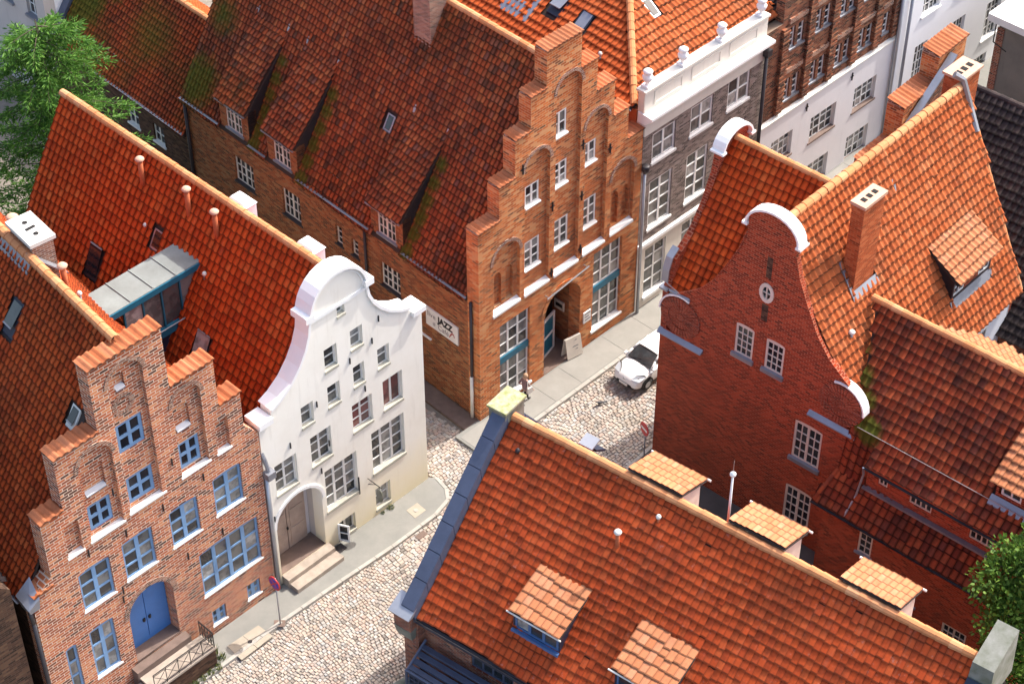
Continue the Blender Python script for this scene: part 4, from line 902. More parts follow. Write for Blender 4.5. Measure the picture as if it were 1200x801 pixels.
# hipped roof: left and front planes
plan_slope(GH, GR, (-.15,.45), JA, JI, 10.12, .72, [(-.15,.45),(4.4,5.0),(4.6,16.0),(.5,16.0)], .26, .34, 'tileG', seed=41)
plan_slope(GH, GR, (0,.45), (1,0), (0,1), 10.12, .72, [(-.15,.45),(9.1,.45),(4.4,5.0)], .26, .34, 'tileR', seed=42)
plan_slope(GH, GR, (9.1,.45), JA, (-JI[0],-JI[1]), 10.12, .72, [(9.1,.45),(4.4,5.0),(4.6,16.0),(9.5,16.0)], .26, .34, 'tileG', seed=43, solo=False)
ridge(GR, (-.1,.5,10.22), (4.4,5.0,13.5), r=.15, l=.40); ridge(GR, (4.4,5,13.46), (4.6,16,13.46), r=.15, l=.40)
gutter(GH, (-.28,.5,10.1), (.25,13,10.1), .11, 'darkpipe'); MB().path([(-.30,.5,10.0),(.22,13,10.0)], .03, 6).build('eaves_board', 'white', GH)
fg = on_plane((-.15,.45), JA, JI, 10.12, .72)
skylight(GH, fg, 4.3, .9, 1.9, .62, .72, 0, 'darksteel', 'metal'); skylight(GH, fg, 5.7, 1.2, 2.3, .7, .72, .25, 'darksteel', 'metal')
MB().prism([fg(7.0,.5,.08), fg(8.1,.5,.08), fg(8.1,1.1,.08), fg(7.0,1.1,.08)], (0,0,.06)).build('lead_flashing', 'metal', GH)
MB().prism([fg(6.55,.5,.08), fg(6.8,.5,.08), fg(6.8,3.2,.08), fg(6.55,3.2,.08)], (0,0,.08)).build('lead_flashing', 'metal', GH)
fg2 = on_plane((0,.45), (1,0), (0,1), 10.12, .72); skylight(GH, fg2, 3.4, 2.0, 2.7, .45, .72, 0, 'zinc', 'glassdark')
vent_pipe(GH, fg(2.6,.75), .25, .05, 'gutter', 'offwhite')
DP = MB().path([(-.05,-.16,7.3),(-.05,-.16,.02)], .07, 8).build('downpipe', 'zinc', GH, True)
MB().lathe((-.05,-.2,7.25), [(.09,0),(.15,.12),(.17,.16),(.17,.36),(.14,.38)], 12).build('rain_hopper', 'darkpipe', DP, True)
MB().path([(7.3,-.15,9.4),(7.3,-.16,.02)], .08, 8).build('downpipe', 'darkpipe', GH, True)
MB().box(7.15,7.45,-.32,-.0,9.15,9.45).build('rain_hopper', 'darkpipe', GH)

# ================================================================ dark stepped brick over white stucco
DH = thing('gabled_house', 'tall house with dark ribbed brick gable above a white plastered base', 'house', jshift(16.62), 46)
X = lambda s: s-16.62
dl_ = [(X(20.45),X(22.25),2.62,3.92),(X(23.58),X(25.2),2.6,3.88),(X(17.7),X(19.16),2.75,4.05),(X(20.4),X(22.1),-.05,1.3),(X(23.45),X(25.08),-.05,1.3)]
MB().panel(FRONT, [(0,-1.5),(9.72,-1.5),(9.72,5.25),(0,5.25)], [rect(*x) for x in dl_], 0, .5).build('base_wall', 'plasterD', DH)
for x in dl_: window(DH, FRONT, *x, .16, 4, 3, 'white', 'glass', fw=.06, mw=.08, bw=.035, colgroup=2, sill=-.04, sillmat='darkstone', sillw=.08)
bays = [18.3,20.1,21.85,23.5,25.2]; dwins = []
for b in bays:
    for k in range(2):
        for z in (5.85,8.4):
            if b > 25: 
                if k == 0: dwins.append((X(b)+.1,X(b)+.5,z,z+1.05))
            else: dwins.append((X(b)+.60*k,X(b)+.42+.60*k,z,z+1.05))
MB().panel(FRONT, [(0,5.25),(9.72,5.25),(9.72,9.9),(8.6,9.9),(8.6,11.6),(7.2,11.6),(7.2,13.2),(2.6,13.2),(2.6,11.6),(1.2,11.6),(1.2,9.9),(0,9.9)], [rect(*x) for x in dwins], .12, .55).build('gable_wall', 'brickD', DH)
for x in dwins: window(DH, FRONT, *x, .2, 1, 3, 'white', 'glassdark', fw=.07, bw=.035, sill=.06, sillmat='metal')
for s in (17.95,19.7,21.4,23.07,24.72,26.1):
    rb = MB(); top_ = 11.2 if 19 < s < 25 else 9.6; z = 5.45; i = 0
    while z < top_:
        e = .03 if i % 2 else 0; rb.box(X(s)-.2-e,X(s)+.2+e,-.02-e,.13,z,z+.115); z += .12; i += 1
    rb.build('brick_rib', 'brickD', DH)
for b in bays:
    for z in (7.25,9.75): MB().box(X(b)-.1,X(b)+1.1 if b < 25 else X(b)+.6,.04,.125,z,z+.22).build('brick_band', 'brickC', DH)
MB().hexa([(-.02,-.06,5.2),(9.74,-.06,5.2),(9.74,.3,5.2),(-.02,.3,5.2),(-.02,-.06,5.27),(9.74,-.06,5.27),(9.74,.3,5.42),(-.02,.3,5.42)]).build('ledge', 'offwhite', DH)
for a, h in ((X(20.0),4.75),(X(23.2),4.75)):
    MB().box(a-.02,a+.02,-.05,.01,h-.2,h+.2).box(a-.1,a+.1,-.04,.008,h-.02,h+.02).build('wall_anchor', 'black', DH)
MB().box(.1,9.6,.6,9,0,9.6).build('house_body', 'brickD', DH)
DR = MB().box(4.8,4.9,2,2.1,12.4,12.5).build('roof', 'roofunder', DH)
plan_slope(DH, DR, (0,.6), (0,1), (1,0), 9.4, .7, [(0,.6),(4.86,.6),(4.86,9),(0,9)], .26,.34,'tileN', solo=False)
plan_slope(DH, DR, (9.7,.6), (0,1), (-1,0), 9.4, .7, [(9.7,.6),(4.86,.6),(4.86,9),(9.7,9)], .26,.34,'tileN', solo=False)
MB().path([(9.66,-.12,9.6),(9.66,-.12,-1.4)], .09, 8).build('downpipe', 'zinc', DH, True)
# ================================================================ white house at the upper right
TH_ = thing('white_townhouse', 'plain white townhouse with blue-grey downpipe beside the ribbed gable', 'house', jshift(26.4), 46)
tw_ = [(1.75,3.1,5.5,7.2),(1.6,2.55,1.9,3.95),(4.6,5.6,1.75,3.9),(7.45,8.7,1.5,3.55),(7.3,8.6,5.3,7.0),(4.5,5.7,5.4,7.1),(7.0,8.2,-1.2,.6)]
MB().panel(FRONT, rect(0,11,-2,9.5), [rect(*x) for x in tw_], -.05, .5).build('facade_wall', 'plasterT', TH_)
for x in tw_: window(TH_, FRONT, *x, .08, 4, 4, 'white', 'glassdark', fw=.06, mw=.08, bw=.03, colgroup=2, sill=-.12, sillmat='trimW')
MB().path([(.55,-.18,9),(.55,-.18,-1.8)], .075, 8).build('downpipe', 'metal', TH_, True)
MB().box(0,11,.51,9,-2,9.4).build('house_body', 'plasterT', TH_)
MB().box(-.2,11.2,-.3,9.2,9.5,9.8).build('roof', 'grey_roof', TH_)

# ================================================================ dark red corner house with curved gables
R_O = (5.3681, 54.6021)
RH = thing('corner_house', 'dark red brick corner house with scrolled curved gables and orange roof', 'house', R_O, -41)
RC = 4.28
rc_ = [(.98,13.15),(.98,12.7),(1.2,11.9),(1.6,11.0),(2.13,9.95),(2.7,9.2),(3.3,8.72),(3.62,8.5)]
arc = [(RC+1.02*math.cos(math.pi*i/12), 13.15+.82*math.sin(math.pi*i/12)) for i in range(13)]
vol = lambda sgn: [(RC+sgn*(3.44+.88*math.cos(t)), 7.52+.92*math.sin(t)) for t in [math.pi*(.42-i/8*.98) for i in range(9)]]
M['scroll'] = mat_brick('scroll_brick', (.30,.062,.03), (.24,.045,.022), (.36,.22,.16), .24, .075, .006, (.10,.03,.02), .1, (.34,.09,.05), .2, bmp=.1)
ro = [(0,0),(8.4,0),(8.4,6.5),(8.42,6.62)]+vol(1)[::-1][1:]+[(RC+x,z) for x,z in rc_[::-1][1:]]+arc[1:-1]+[(RC-x,z) for x,z in rc_[:-1]]+vol(-1)[:-1]+[(.14,6.62),(0,6.5)]
rw = [(3.22,3.99,7.3,8.66,3,4),(4.5,5.27,7.32,8.66,3,4),(6.03,7.18,3.99,5.76,4,4),(5.98,7.1,.78,2.53,4,4)]
ovl = [(4.3+.24*math.cos(2*math.pi*i/16), 10.6+.35*math.sin(2*math.pi*i/16)) for i in range(16)]
MB().panel(FRONT, ro, [archp(x[0],x[1],x[2],x[3]+.06,.08) for x in rw]+[ovl], 0, .24).build('front_wall', 'brickR', RH)
for a0,a1,h0,h1,c,r in rw:
    window(RH, FRONT, a0,a1,h0,h1+.06,.02,c,r,'cream','glassdark',fw=.085,mw=.10 if c == 4 else .035,bw=.035,colgroup=2 if c == 4 else 1,rise=.08,sill=-.10,sillmat='metal',sillw=.15)
orr = MB().panel(FRONT, [(4.3+.30*math.cos(2*math.pi*i/16), 10.6+.42*math.sin(2*math.pi*i/16)) for i in range(16)], [[(4.3+.17*math.cos(2*math.pi*i/16), 10.6+.27*math.sin(2*math.pi*i/16)) for i in range(16)]], -.03, .06).build('oval_window', 'cream', RH)
MB().panel(FRONT, ovl, [], .03,.05).build('pane', 'glassdark', orr)
MB().box(4.28,4.32,-.02,.03,10.3,10.9).box(4.1,4.275,-.018,.03,10.585,10.615).box(4.325,4.5,-.018,.03,10.585,10.615).build('glazing_bar', 'cream', orr)
MB().strip(FRONT, arc[::-1], .085, -.09, .38).build('gable_coping', 'trimW', RH)
for s_ in (-1,1):
    MB().box(RC+s_*1.08-.11, RC+s_*1.08+.11, -.11, .4, 13.06, 13.15).build('coping_block', 'trimW', RH)
    # volute discs of radiating brick, white cap, lead covered ledge
    vd = MB(); cx, cz = RC+s_*3.42, 7.52
    for ring, (r0, r1, n) in enumerate(((.52,.86,34),(.20,.50,22),(.02,.18,8))):
        for i in range(n):
            t0 = 2*math.pi*i/n; t1 = t0+2*math.pi/n*.84
            vd.prism([(cx+r0*math.cos(t0),-.0,cz+r0*math.sin(t0)),(cx+r1*math.cos(t0),-.0,cz+r1*math.sin(t0)),(cx+r1*math.cos(t1),-.0,cz+r1*math.sin(t1)),(cx+r0*math.cos(t1),-.0,cz+r0*math.sin(t1))], (0,-.035-.02*(ring == 0),0))
    vd.build('brick_scroll', 'scroll', RH)
    ts = [math.pi*(.62-i/8*.62) for i in range(9)]; ln = [(cx+s_*.90*math.cos(t), cz+.93*math.sin(t)) for t in ts]
    MB().strip(FRONT, ln if s_ > 0 else ln[::-1], .06, -.07, .30).build('scroll_cap', 'trimW', RH)
    x0, x1 = (RC+2.25,RC+4.2) if s_ > 0 else (-.05,RC-2.35)
    MB().hexa([(x0,-.17,6.42),(x1,-.17,6.42),(x1,.02,6.42),(x0,.02,6.42),(x0,-.17,6.46),(x1,-.17,6.46),(x1,.02,6.60),(x0,.02,6.60)]).build('lead_ledge', 'metal', RH)
# brick edging along the concave flanks
for s_ in (-1,1):
    ln = [(RC+s_*x,z) for x,z in rc_[1:]]
    MB().strip(FRONT, ln if s_ > 0 else ln[::-1], .05, -.04, .10).build('brick_edging', 'brickR', RH)
for z0,z1,wd in ((11.25,12.15,.11),(9.35,10.1,.13)): MB().box(4.3-wd,4.3+wd,-.006,.01,z0,z1).build('dark_brick_patch', 'brickB', RH)
# second gable on the street (seen edge on)
G2 = WF(0, 7.0, 270)      # from the back towards the front corner, inward is +x
gc = 3.55; g = lambda t: 7.0-t
arc2 = [(g(3.4)+.8*math.cos(math.pi*i/12), 13.1+.62*math.sin(math.pi*i/12)) for i in range(13)]
gl = [(0,0),(6.98,0),(6.98,8.4),(6.75,8.9),(6.65,9.6),(6.1,9.95),(5.55,10.4),(5.0,11.2),(4.55,12.2),(4.4,13.1)]
go = gl+arc2[1:-1]+[(2*g(3.4)-x,z) for x,z in gl[3:][::-1]]+[(2*g(3.4)-6.98,8.4),(0,8.4)]
gwin = [(1.0,2.0,.8,2.6),(3.0,4.0,.8,2.6),(5.0,6.0,.8,2.6),(1.0,2.0,4.0,5.8),(3.0,4.0,4.0,5.8),(5.0,6.0,4.0,5.8),(3.1,3.9,8.0,9.4)]
MB().panel(G2, go, [rect(*x) for x in gwin], -.02, .24).build('street_wall', 'brickR', RH)
for x in gwin: window(RH, G2, *x, .05, 2, 3, 'cream', 'glassdark', fw=.08, mw=.08, sill=-.1, sillmat='metal')
MB().strip(G2, arc2[::-1], .085, -.09, .42).build('gable_coping', 'trimW', RH)
for x in (g(3.4)-.86, g(3.4)+.86): MB().wbox(G2, x-.12, x+.12, 13.04, 13.12, -.12, .45).build('coping_block', 'trimW', RH)
MB().strip(G2, [(7.0,8.8),(6.96,9.3),(6.8,9.75),(6.45,10.0)][::-1], .06, -.06, .22).build('scroll_cap', 'metal', RH)
MB().wbox(G2, 6.7, 7.1, 8.42, 8.5, -.12, .25).build('lead_ledge', 'metal', RH)
# main roof and wing roof
RA = (math.cos(rad(88.5)), math.sin(rad(88.5))); RI = (-RA[1], RA[0]); RZ = 13.3; Rt = 1.575
RR = MB().box(4.2,4.3,.6,.7,12.2,12.4).build('roof', 'roofunder', RH)
fr = on_plane((RC,0), RA, (-RI[0],-RI[1]), RZ, -Rt)     # a along ridge, i out to the right
rx = lambda a, i: fr(a,i)[:2]
vh = [[rx(6.6,2.25), rx(9.15,2.25), rx(9.15,3.5), rx(6.6,3.5)], [rx(2.25,1.42), rx(3.6,1.42), rx(3.6,1.98), rx(2.25,1.98)]]
plan_slope(RH, RR, rx(0,4.28), RA, RI, RZ-4.28*Rt, Rt, [rx(.24,.0), rx(11.4,.0), rx(10.4,4.28), rx(6.6,4.28), rx(.24,4.05)], .26, .335, 'tileR', vh, seed=51)
fr2 = on_plane((RC,0), RA, RI, RZ, -Rt); ry = lambda a, i: fr2(a,i)[:2]
plan_slope(RH, RR, ry(0,4.2), RA, (-RI[0],-RI[1]), RZ-4.2*Rt, Rt, [ry(.52,0), ry(11.4,0), ry(10.6,4.2), ry(.52,4.2)], .26, .335, 'tileL', seed=52, solo=False)
ridge(RR, fr(.5,0,.05), fr(11.2,0,.05), r=.17, l=.40)
Wg_ = (13.3-8.35)/3.3
plan_slope(RH, RR, (0,.1), (1,0), (0,1), 8.35, Wg_, [(.24,.12),(1.15,.12),(1.9,.35),(3.2,.35),(4.3,3.4),(.24,3.4)], .26, .335, 'tileW', seed=53)
plan_slope(RH, RR, (0,6.7), (1,0), (0,-1), 8.35, Wg_, [(.42,6.7),(.42,3.4),(4.2,3.4),(4.2,6.7)], .26, .335, 'tileL', seed=54, solo=False)
ridge(RR, (.3,3.4,13.33), (4.2,3.4,13.3), r=.14, l=.36)
MB().path([(.3,-.0,8.5),(1.2,-.0,8.52)], .06, 6).build('gutter', 'gutter', RH)
MB().path([(-.05,.05,8.75),(.9,-.05,8.55)], .02, 5).build('snow_guard_rail', 'gutter', RH)
# right side wall (white where it shows), back wall
MB().hexa([rx(6.5,4.0)+(0,), rx(10.3,4.0)+(0,), rx(10.3,3.7)+(0,), rx(6.5,3.7)+(0,), rx(6.5,4.0)+(6.6,), rx(10.3,4.0)+(6.6,), rx(10.3,3.7)+(6.6,), rx(6.5,3.7)+(6.6,)]).build('courtyard_wall', 'plasterT', RH)
cw_ = WF(*rx(6.5,4.0), -41+88.5+41); window(RH, cw_, 1.2,2.2,4.2,5.8,-.06,2,3,'white','glass')
MB().hexa([(7.9,.5,0),(8.35,.5,0),rx(6.5,4.0)+(0,),rx(6.5,3.6)+(0,),(7.9,.5,6.4),(8.35,.5,6.4),rx(6.5,4.0)+(6.4,),rx(6.5,3.6)+(6.4,)]).build('side_wall', 'brickR', RH)
MB().prism([ry(10.4,4.0)+(0,), rx(10.2,4.0)+(0,), rx(10.2,4.0)+(6.7,), rx(10.9,0)+(12.9,), ry(10.4,4.0)+(6.7,)], Vector((RA[0],RA[1],0))*.25).build('back_gable', 'brickR', RH)
ridge(RR, fr(11.38,.05,.03), fr(10.42,4.25,.03), 'ridge', r=.09, l=.34, name='verge_tile')
# chimneys
cb = [rx(2.25,1.42), rx(3.6,1.42), rx(3.6,1.98), rx(2.25,1.98)]
c1 = MB().prism([rx(a,i)+(9.6,) for a,i in ((2.32,1.45),(3.5,1.45),(3.5,1.95),(2.32,1.95))], (0,0,4.25)).build('chimney', 'brickCo', RH)
MB().prism([rx(a,i)+(13.85,) for a,i in ((2.26,1.39),(3.56,1.39),(3.56,2.01),(2.26,2.01))], (0,0,.12)).build('chimney_cap', 'terrapale', c1)
for a in (2.6,2.91,3.22): MB().prism([rx(x,i)+(13.955,) for x,i in ((a-.09,1.6),(a+.09,1.6),(a+.09,1.8),(a-.09,1.8))], (0,0,.03)).build('flue_opening', 'dark', c1)
MB().prism([fr(2.16,1.35,.08), fr(2.3,1.35,.08), fr(2.3,2.12,.10), fr(2.16,2.12,.10)], (0,0,.10)).build('lead_flashing', 'metal', c1)
MB().prism([fr(2.16,1.98,.08), fr(3.66,1.98,.08), fr(3.66,2.16,.10), fr(2.16,2.16,.10)], (0,0,.08)).build('lead_flashing', 'metal', c1)
c2 = MB().prism([fr(a,i)[:2]+(11.5,) for a,i in ((11.2,-.75),(12.4,-.75),(12.4,.0),(11.2,.0))], (0,0,2.0)).build('chimney', 'brickCo', RH)
MB().prism([fr(a,i)[:2]+(13.5,) for a,i in ((11.13,-.82),(12.47,-.82),(12.47,.07),(11.13,.07))], (0,0,.10)).build('chimney_cap', 'terrapale', c2)
for a in (11.45,11.8,12.15): MB().prism([fr(x,i)[:2]+(13.585,) for x,i in ((a-.1,-.45),(a+.1,-.45),(a+.1,-.2),(a-.1,-.2))], (0,0,.03)).build('flue_opening', 'dark', c2)
MB().path([fr(10.9,-.2,.25), fr(11.15,.05,.42), fr(11.2,.5,.1), fr(11.05,1.0,.14)], .12, 7).build('lead_flashing', 'gutter', RH)
# dormer on the sunny slope
DO = MB()
for a in (6.62,9.05):
    DO.prism([fr(a,3.46), fr(a,3.46)[:2]+(9.0,), fr(a,2.2,.05)], Vector((RA[0],RA[1],0))*.1)
DO.hexa([fr(6.72,3.46,-.1), fr(9.05,3.46,-.1), fr(9.05,3.40,-.1), fr(6.72,3.40,-.1), fr(6.72,3.46)[:2]+(8.15,), fr(9.05,3.46)[:2]+(8.15,), fr(9.05,3.40)[:2]+(8.15,), fr(6.72,3.40)[:2]+(8.15,)])
DO = DO.build('dormer', 'darkpipe', RH)
dwf = WF(*rx(6.62,3.46), 88.5)
window(DO, dwf, .1,.78,8.15,8.85,.02,2,2,'white','glassdark',fw=.05,mw=.05,flat=True); window(DO, dwf, 1.75,2.43,8.15,8.85,.02,2,2,'white','glassdark',fw=.05,mw=.05,flat=True)
MB().wbox(dwf, .78,1.75,8.1,8.95,.02,.08).build('dormer_front', 'brickR', DO)
MB().prism([fr(6.55,3.44,.12), fr(9.2,3.44,.12), fr(9.2,3.64,.11), fr(6.55,3.64,.11)], (0,0,.05)).build('lead_apron', 'metal', DO)
ea = rx(6.5,3.72)
plan_slope(RH, DO, ea, RA, RI, 8.93, .62, [rx(6.5,3.72), rx(9.3,3.72), rx(9.3,2.12), rx(6.5,2.12)], .26, .33, 'tileD', seed=55, slab=.06)
vent_pipe(RH, fr(1.45,2.65), .3, .07, 'gutter', 'offwhite')
for a, i in ((3.9,1.3),(6.1,.85)): MB().prism([fr(a-.1,i-.15,.13), fr(a+.1,i-.15,.13), fr(a+.1,i+.12,.13), fr(a-.1,i+.12,.13)], (0,0,.03)).build('vent_tile', 'metal', RH)

# ================================================================ extension with the long lean-to
EH = thing('extension_house', 'red brick extension with dark mossy catslide roof and strip windows', 'house', R_O, -41)
em = [(tuple(toworld(EH, (8.75-.5*i, .15+.5*i, 7.0+.54*i))), .62, 1.3-.15*i) for i in range(4)]+[(tuple(toworld(EH, (9.0,.1,6.9))), .6, .8)]
M['tileE'] = mat_tile('dark_red_pantiles', [(.12,.028,.016), (.27,.042,.017), (.35,.056,.018), (.22,.038,.017), (.40,.075,.025), (.17,.042,.025)], mossspots=em, patina=(.04,.02,.015), patamt=.6, patlo=.46, streak=-41, stamt=.4)
ER_ = MB().box(9,9.1,2.7,2.8,9.0,9.2).build('roof', 'roofunder', EH)
Et = 1.08; ez = lambda t: 6.85+Et*t
eh = [[(13.55,.1),(16.5,.1),(16.5,1.75),(13.55,1.75)]]
plan_slope(EH, ER_, (8.4,-.64), (1,0), (0,1), ez(-.64), Et, [(9.35,-.64),(16.5,-.64),(16.5,2.85),(6.95,2.85),(8.15,.55),(8.42,.05),(9.35,.05)], .262, .335, 'tileE', eh, seed=61, jit=1.5)
plan_slope(EH, ER_, (7,9.0), (1,0), (0,-1), ez(2.85)-.45*6.15, .45, [(9.0,2.85),(16.5,2.85),(16.5,4.4),(12.5,4.1),(11.2,4.3),(10.0,3.9)], .262, .335, 'tileD', seed=62, solo=False)
ridge(ER_, (6.8,2.85,ez(2.85)+.06), (16.5,2.85,ez(2.85)+.06), r=.15, l=.40)
plan_slope(EH, ER_, (8,-1.25), (1,0), (0,1), 3.95, 1.22, [(7.85,-1.25),(16.2,-1.25),(16.2,-.38),(8.15,-.38)], .262, .32, 'tileE', seed=63, jit=1.5)
plan_slope(EH, ER_, (8.3,-.38), (1,0), (0,1), 5.02, 4.3, [(8.2,-.38),(9.3,-.38),(9.3,.06),(8.2,.06)], .262, .32, 'tileE', seed=64)
cwin = [(9.78,10.14,5.42,5.78,2),(11.02,11.88,5.36,5.75,4),(13.36,14.26,5.3,5.68,4),(15.3,16.0,5.25,5.62,3)]
CL = WF(0,-.42,0)
MB().panel(CL, rect(9.32,16.3,4.9,6.2), [rect(*x[:4]) for x in cwin], 0, .3).build('clerestory_wall', 'brickR', EH)
for a0,a1,h0,h1,c in cwin: window(EH, CL, a0,a1,h0,h1,.03,c,1,'cream','glassdark',fw=.05,mw=.05,bw=.03)
MB().box(9.3,16.3,-.62,-.43,5.0,5.08).build('lead_apron', 'metal', EH)
lw = [(9.75,10.3,2.58,3.6,2,3),(11.1,12.25,1.5,2.5,4,3),(13.4,14.35,.6,1.6,4,3)]
LW = WF(0,-1.1,0)
MB().panel(LW, rect(8.15,16.2,0,3.9), [rect(*x[:4]) for x in lw], 0, .35).build('front_wall', 'brickR', EH)
for a0,a1,h0,h1,c,r in lw: window(EH, LW, a0,a1,h0,h1,.02,c,r,'cream','glassdark',fw=.07,mw=.07,bw=.03,colgroup=2,sill=-.06,sillmat='metal')
gutter(EH, (7.8,-1.34,3.95), (16.2,-1.34,3.95), .06, 'darkpipe'); gutter(EH, (9.3,-.74,ez(-.7)+.02), (16.3,-.74,ez(-.7)+.02), .055, 'darkpipe')
MB().path([(8.5,-.1,7.05),(12,-.1,7.05),(16.3,-.1,7.05)], .014, 5).build('snow_guard_rail', 'gutter', EH)
MB().path([(9.3,-.74,6.1),(9.25,-.55,5.6),(9.2,-.75,4.7),(9.15,-1.3,4.05)], .04, 6).build('downpipe', 'zinc', EH)
ridge(ER_, (7.92,-1.3,4.08), (8.2,-.42,5.1), 'tileE', r=.08, l=.3, name='hip_tile')
MB().box(16.0,16.3,-.9,8.8,0,4.8).build('end_wall', 'brickR', EH)
# dormer on the extension
ED = MB()
for x in (13.7,16.3): ED.prism([(x,.15,ez(.15)),(x,.15,8.0),(x,1.8,ez(1.8))], (.1,0,0))
ED.box(13.8,16.3,.16,.24,6.9,7.25)
ED = ED.build('dormer', 'brickR', EH); EW = WF(0,.15,0)
for x in (13.9,15.0): window(ED, EW, x,x+.72,7.28,7.86,.02,2,2,'white','glassdark',fw=.06,mw=.06,flat=True)
MB().box(14.62,15.0,.17,.25,7.2,7.9).build('dormer_front', 'brickR', ED)
MB().prism([(13.6,.12,ez(.12)+.11),(16.4,.12,ez(.12)+.11),(16.4,-.12,ez(-.12)+.11),(13.6,-.12,ez(-.12)+.11)], (0,0,.05)).build('lead_apron', 'metal', ED)
plan_slope(EH, ED, (13.55,-.12), (1,0), (0,1), 7.86, .62, [(13.55,-.12),(16.5,-.12),(16.5,2.0),(13.55,2.0)], .262, .33, 'tileD', seed=66, slab=.06)

# ================================================================ stepped gable house behind, dark roof
NH = thing('dark_roof_house', 'house with dark tiled roof and stepped brick gable behind the corner house', 'house', R_O, -41)
NG = WF(1.2, 22, 270); n_ = lambda t: 22-t
no = [(0,0),(n_(8.4),0),(n_(8.4),7.2),(n_(10.2),7.2),(n_(10.2),8.8),(n_(12.15),8.8),(n_(12.15),10.5),(n_(14.3),10.5),(n_(14.3),11.75),(n_(16.3),11.75),(n_(16.3),4.6),(0,4.6)]
MB().panel(NG, no, [], 0, .75).build('gable_wall', 'brickJ', NH)
NGb = WF(1.95, 0, 90)
for t0,t1,h in ((8.4,10.15,7.2),(10.2,12.1,8.8),(12.15,14.25,10.5),(14.3,16.3,11.75)): copings(NH, NGb, t0, t1, h, .85, tw=.24, pitch=.25, d0=-.06)
NR = MB().box(6,6.2,15.3,15.5,9.8,10).build('roof', 'roofunder', NH)
plan_slope(NH, NR, (2,9.6), (1,0), (0,1), 4.7, .98, [(2.3,9.6),(18,9.6),(18,15.4),(2.3,15.4)], .27, .34, 'tileN', seed=71)
plan_slope(NH, NR, (2,21), (1,0), (0,-1), 4.8, .98, [(2.0,21),(18,21),(18,15.4),(2.0,15.4)], .27, .34, 'tileN', seed=72, solo=False)
ridge(NR, (2.6,15.4,10.42), (18,15.4,10.42), 'tileN', r=.14, l=.4)
MB().prism([(2.0,11.2,0),(2.0,15.0,0),(2.0,15.0,11.6),(2.0,12.4,9.9),(2.0,11.2,9.0)], (.28,0,0)).build('fire_wall', 'brickD', NH)
MB().strip(WF(2.28,0,90), [(11.2,9.0),(12.4,9.9),(15.05,11.65)], .08, -.04, .26).build('fire_wall_coping', 'metal', NH)
MB().box(2.3,18,9.8,10.1,0,4.6).build('side_wall', 'brickD', NH); MB().box(2.3,18,20.7,21,0,4.6).build('side_wall', 'brickD', NH)
# ================================================================ grey annex with flat roof
PH = thing('flat_roof_annex', 'grey rendered annex with pale green flat roof and white edge', 'building', (21.75, 76.3), -44)
MB().box(.0,9,0,8,-1,5.7).build('wall', 'greywall', PH); MB().box(-.05,.30,-.05,-.002,-1,5.2).build('corner_brickwork', 'brickF', PH)
MB().box(-.3,9.2,-.35,8.2,5.7,5.85).build('flat_roof', 'greenroof', PH)
MB().box(-.4,9.3,-.46,-.352,5.6,5.95).build('roof_edge', 'white', PH); MB().box(-.42,-.302,-.35,8.2,5.6,5.95).build('roof_edge', 'white', PH)
MB().path([(.1,-.5,5.6),(.1,-.5,4.7),(.6,-.1,4.2)], .03, 5).build('bracket', 'black', PH)

# ================================================================ front house
F_A = -36.7; F_O = (-3.048, 42.355)
FH = thing('red_roof_house', 'house with long red tiled roof, blue dormer windows and blue metal verge', 'house', F_O, F_A)
FL = 16.5; FZ = 5.0; Ft = 4.97/5.1
M['tileF'] = mat_tile('red_orange_pantiles', [(.40,.052,.014), (.48,.064,.016), (.52,.072,.017), (.46,.060,.015), (.53,.085,.022), (.43,.058,.017)], patina=(.16,.04,.018), patamt=.5, patlo=.5, lichen=.22, streak=-36.7, stamt=.6)
fwn = [(1.9,3.6,3.55,4.45,4,2),(5.4,7.1,3.55,4.45,4,2),(9,10.7,3.55,4.45,4,2)]
FW = WF(0,.35,0)
MB().panel(FW, rect(.0,FL,0,4.9), [rect(*x[:4]) for x in fwn], 0, .4).build('front_wall', 'brickF', FH)
for a0,a1,h0,h1,c,r in fwn: window(FH, FW, a0,a1,h0,h1,.05,c,r,'bluesteel','glassdark',fw=.07,mw=.07,bw=.05)
MB().box(0,FL,8.35,8.7,0,4.9).build('back_wall', 'brickF', FH)
for x0 in (0,FL-.35): MB().prism([(x0,.36,0),(x0,8.7,0),(x0,8.7,4.9),(x0,5.1,9.5),(x0,.36,4.9)], (.35,0,0)).build('gable_wall', 'brickF', FH)
FR_ = MB().box(8,8.2,5.0,5.2,9.2,9.4).build('roof', 'roofunder', FH)
ff = on_plane((0,0), (1,0), (0,1), FZ, Ft)
fd = [(3.2,5.0),(7.05,8.95)]; fh_ = [[(a+.05,.86),(b-.05,.86),(b-.05,2.4),(a+.05,2.4)] for a,b in fd]
plan_slope(FH, FR_, (0,0), (1,0), (0,1), FZ, Ft, [(.05,0),(FL,0),(FL,5.1),(.05,5.1)], .218, .325, 'tileF', fh_, seed=81, jit=1.8, flatp=.3)
plan_slope(FH, FR_, (0,8.9), (1,0), (0,-1), FZ, 4.97/3.8, [(.05,8.9),(FL,8.9),(FL,5.1),(.05,5.1)], .218, .325, 'tileF', seed=82, solo=False)
ridge(FR_, (.1,5.1,10.06), (FL,5.1,10.06), r=.16, l=.42)
MB().box(-.05,FL,-.08,.34,4.72,4.86).build('eaves_board', 'darksteel', FH); gutter(FH, (-.1,-.1,4.98), (FL,-.1,4.98), .07, 'darkpipe')
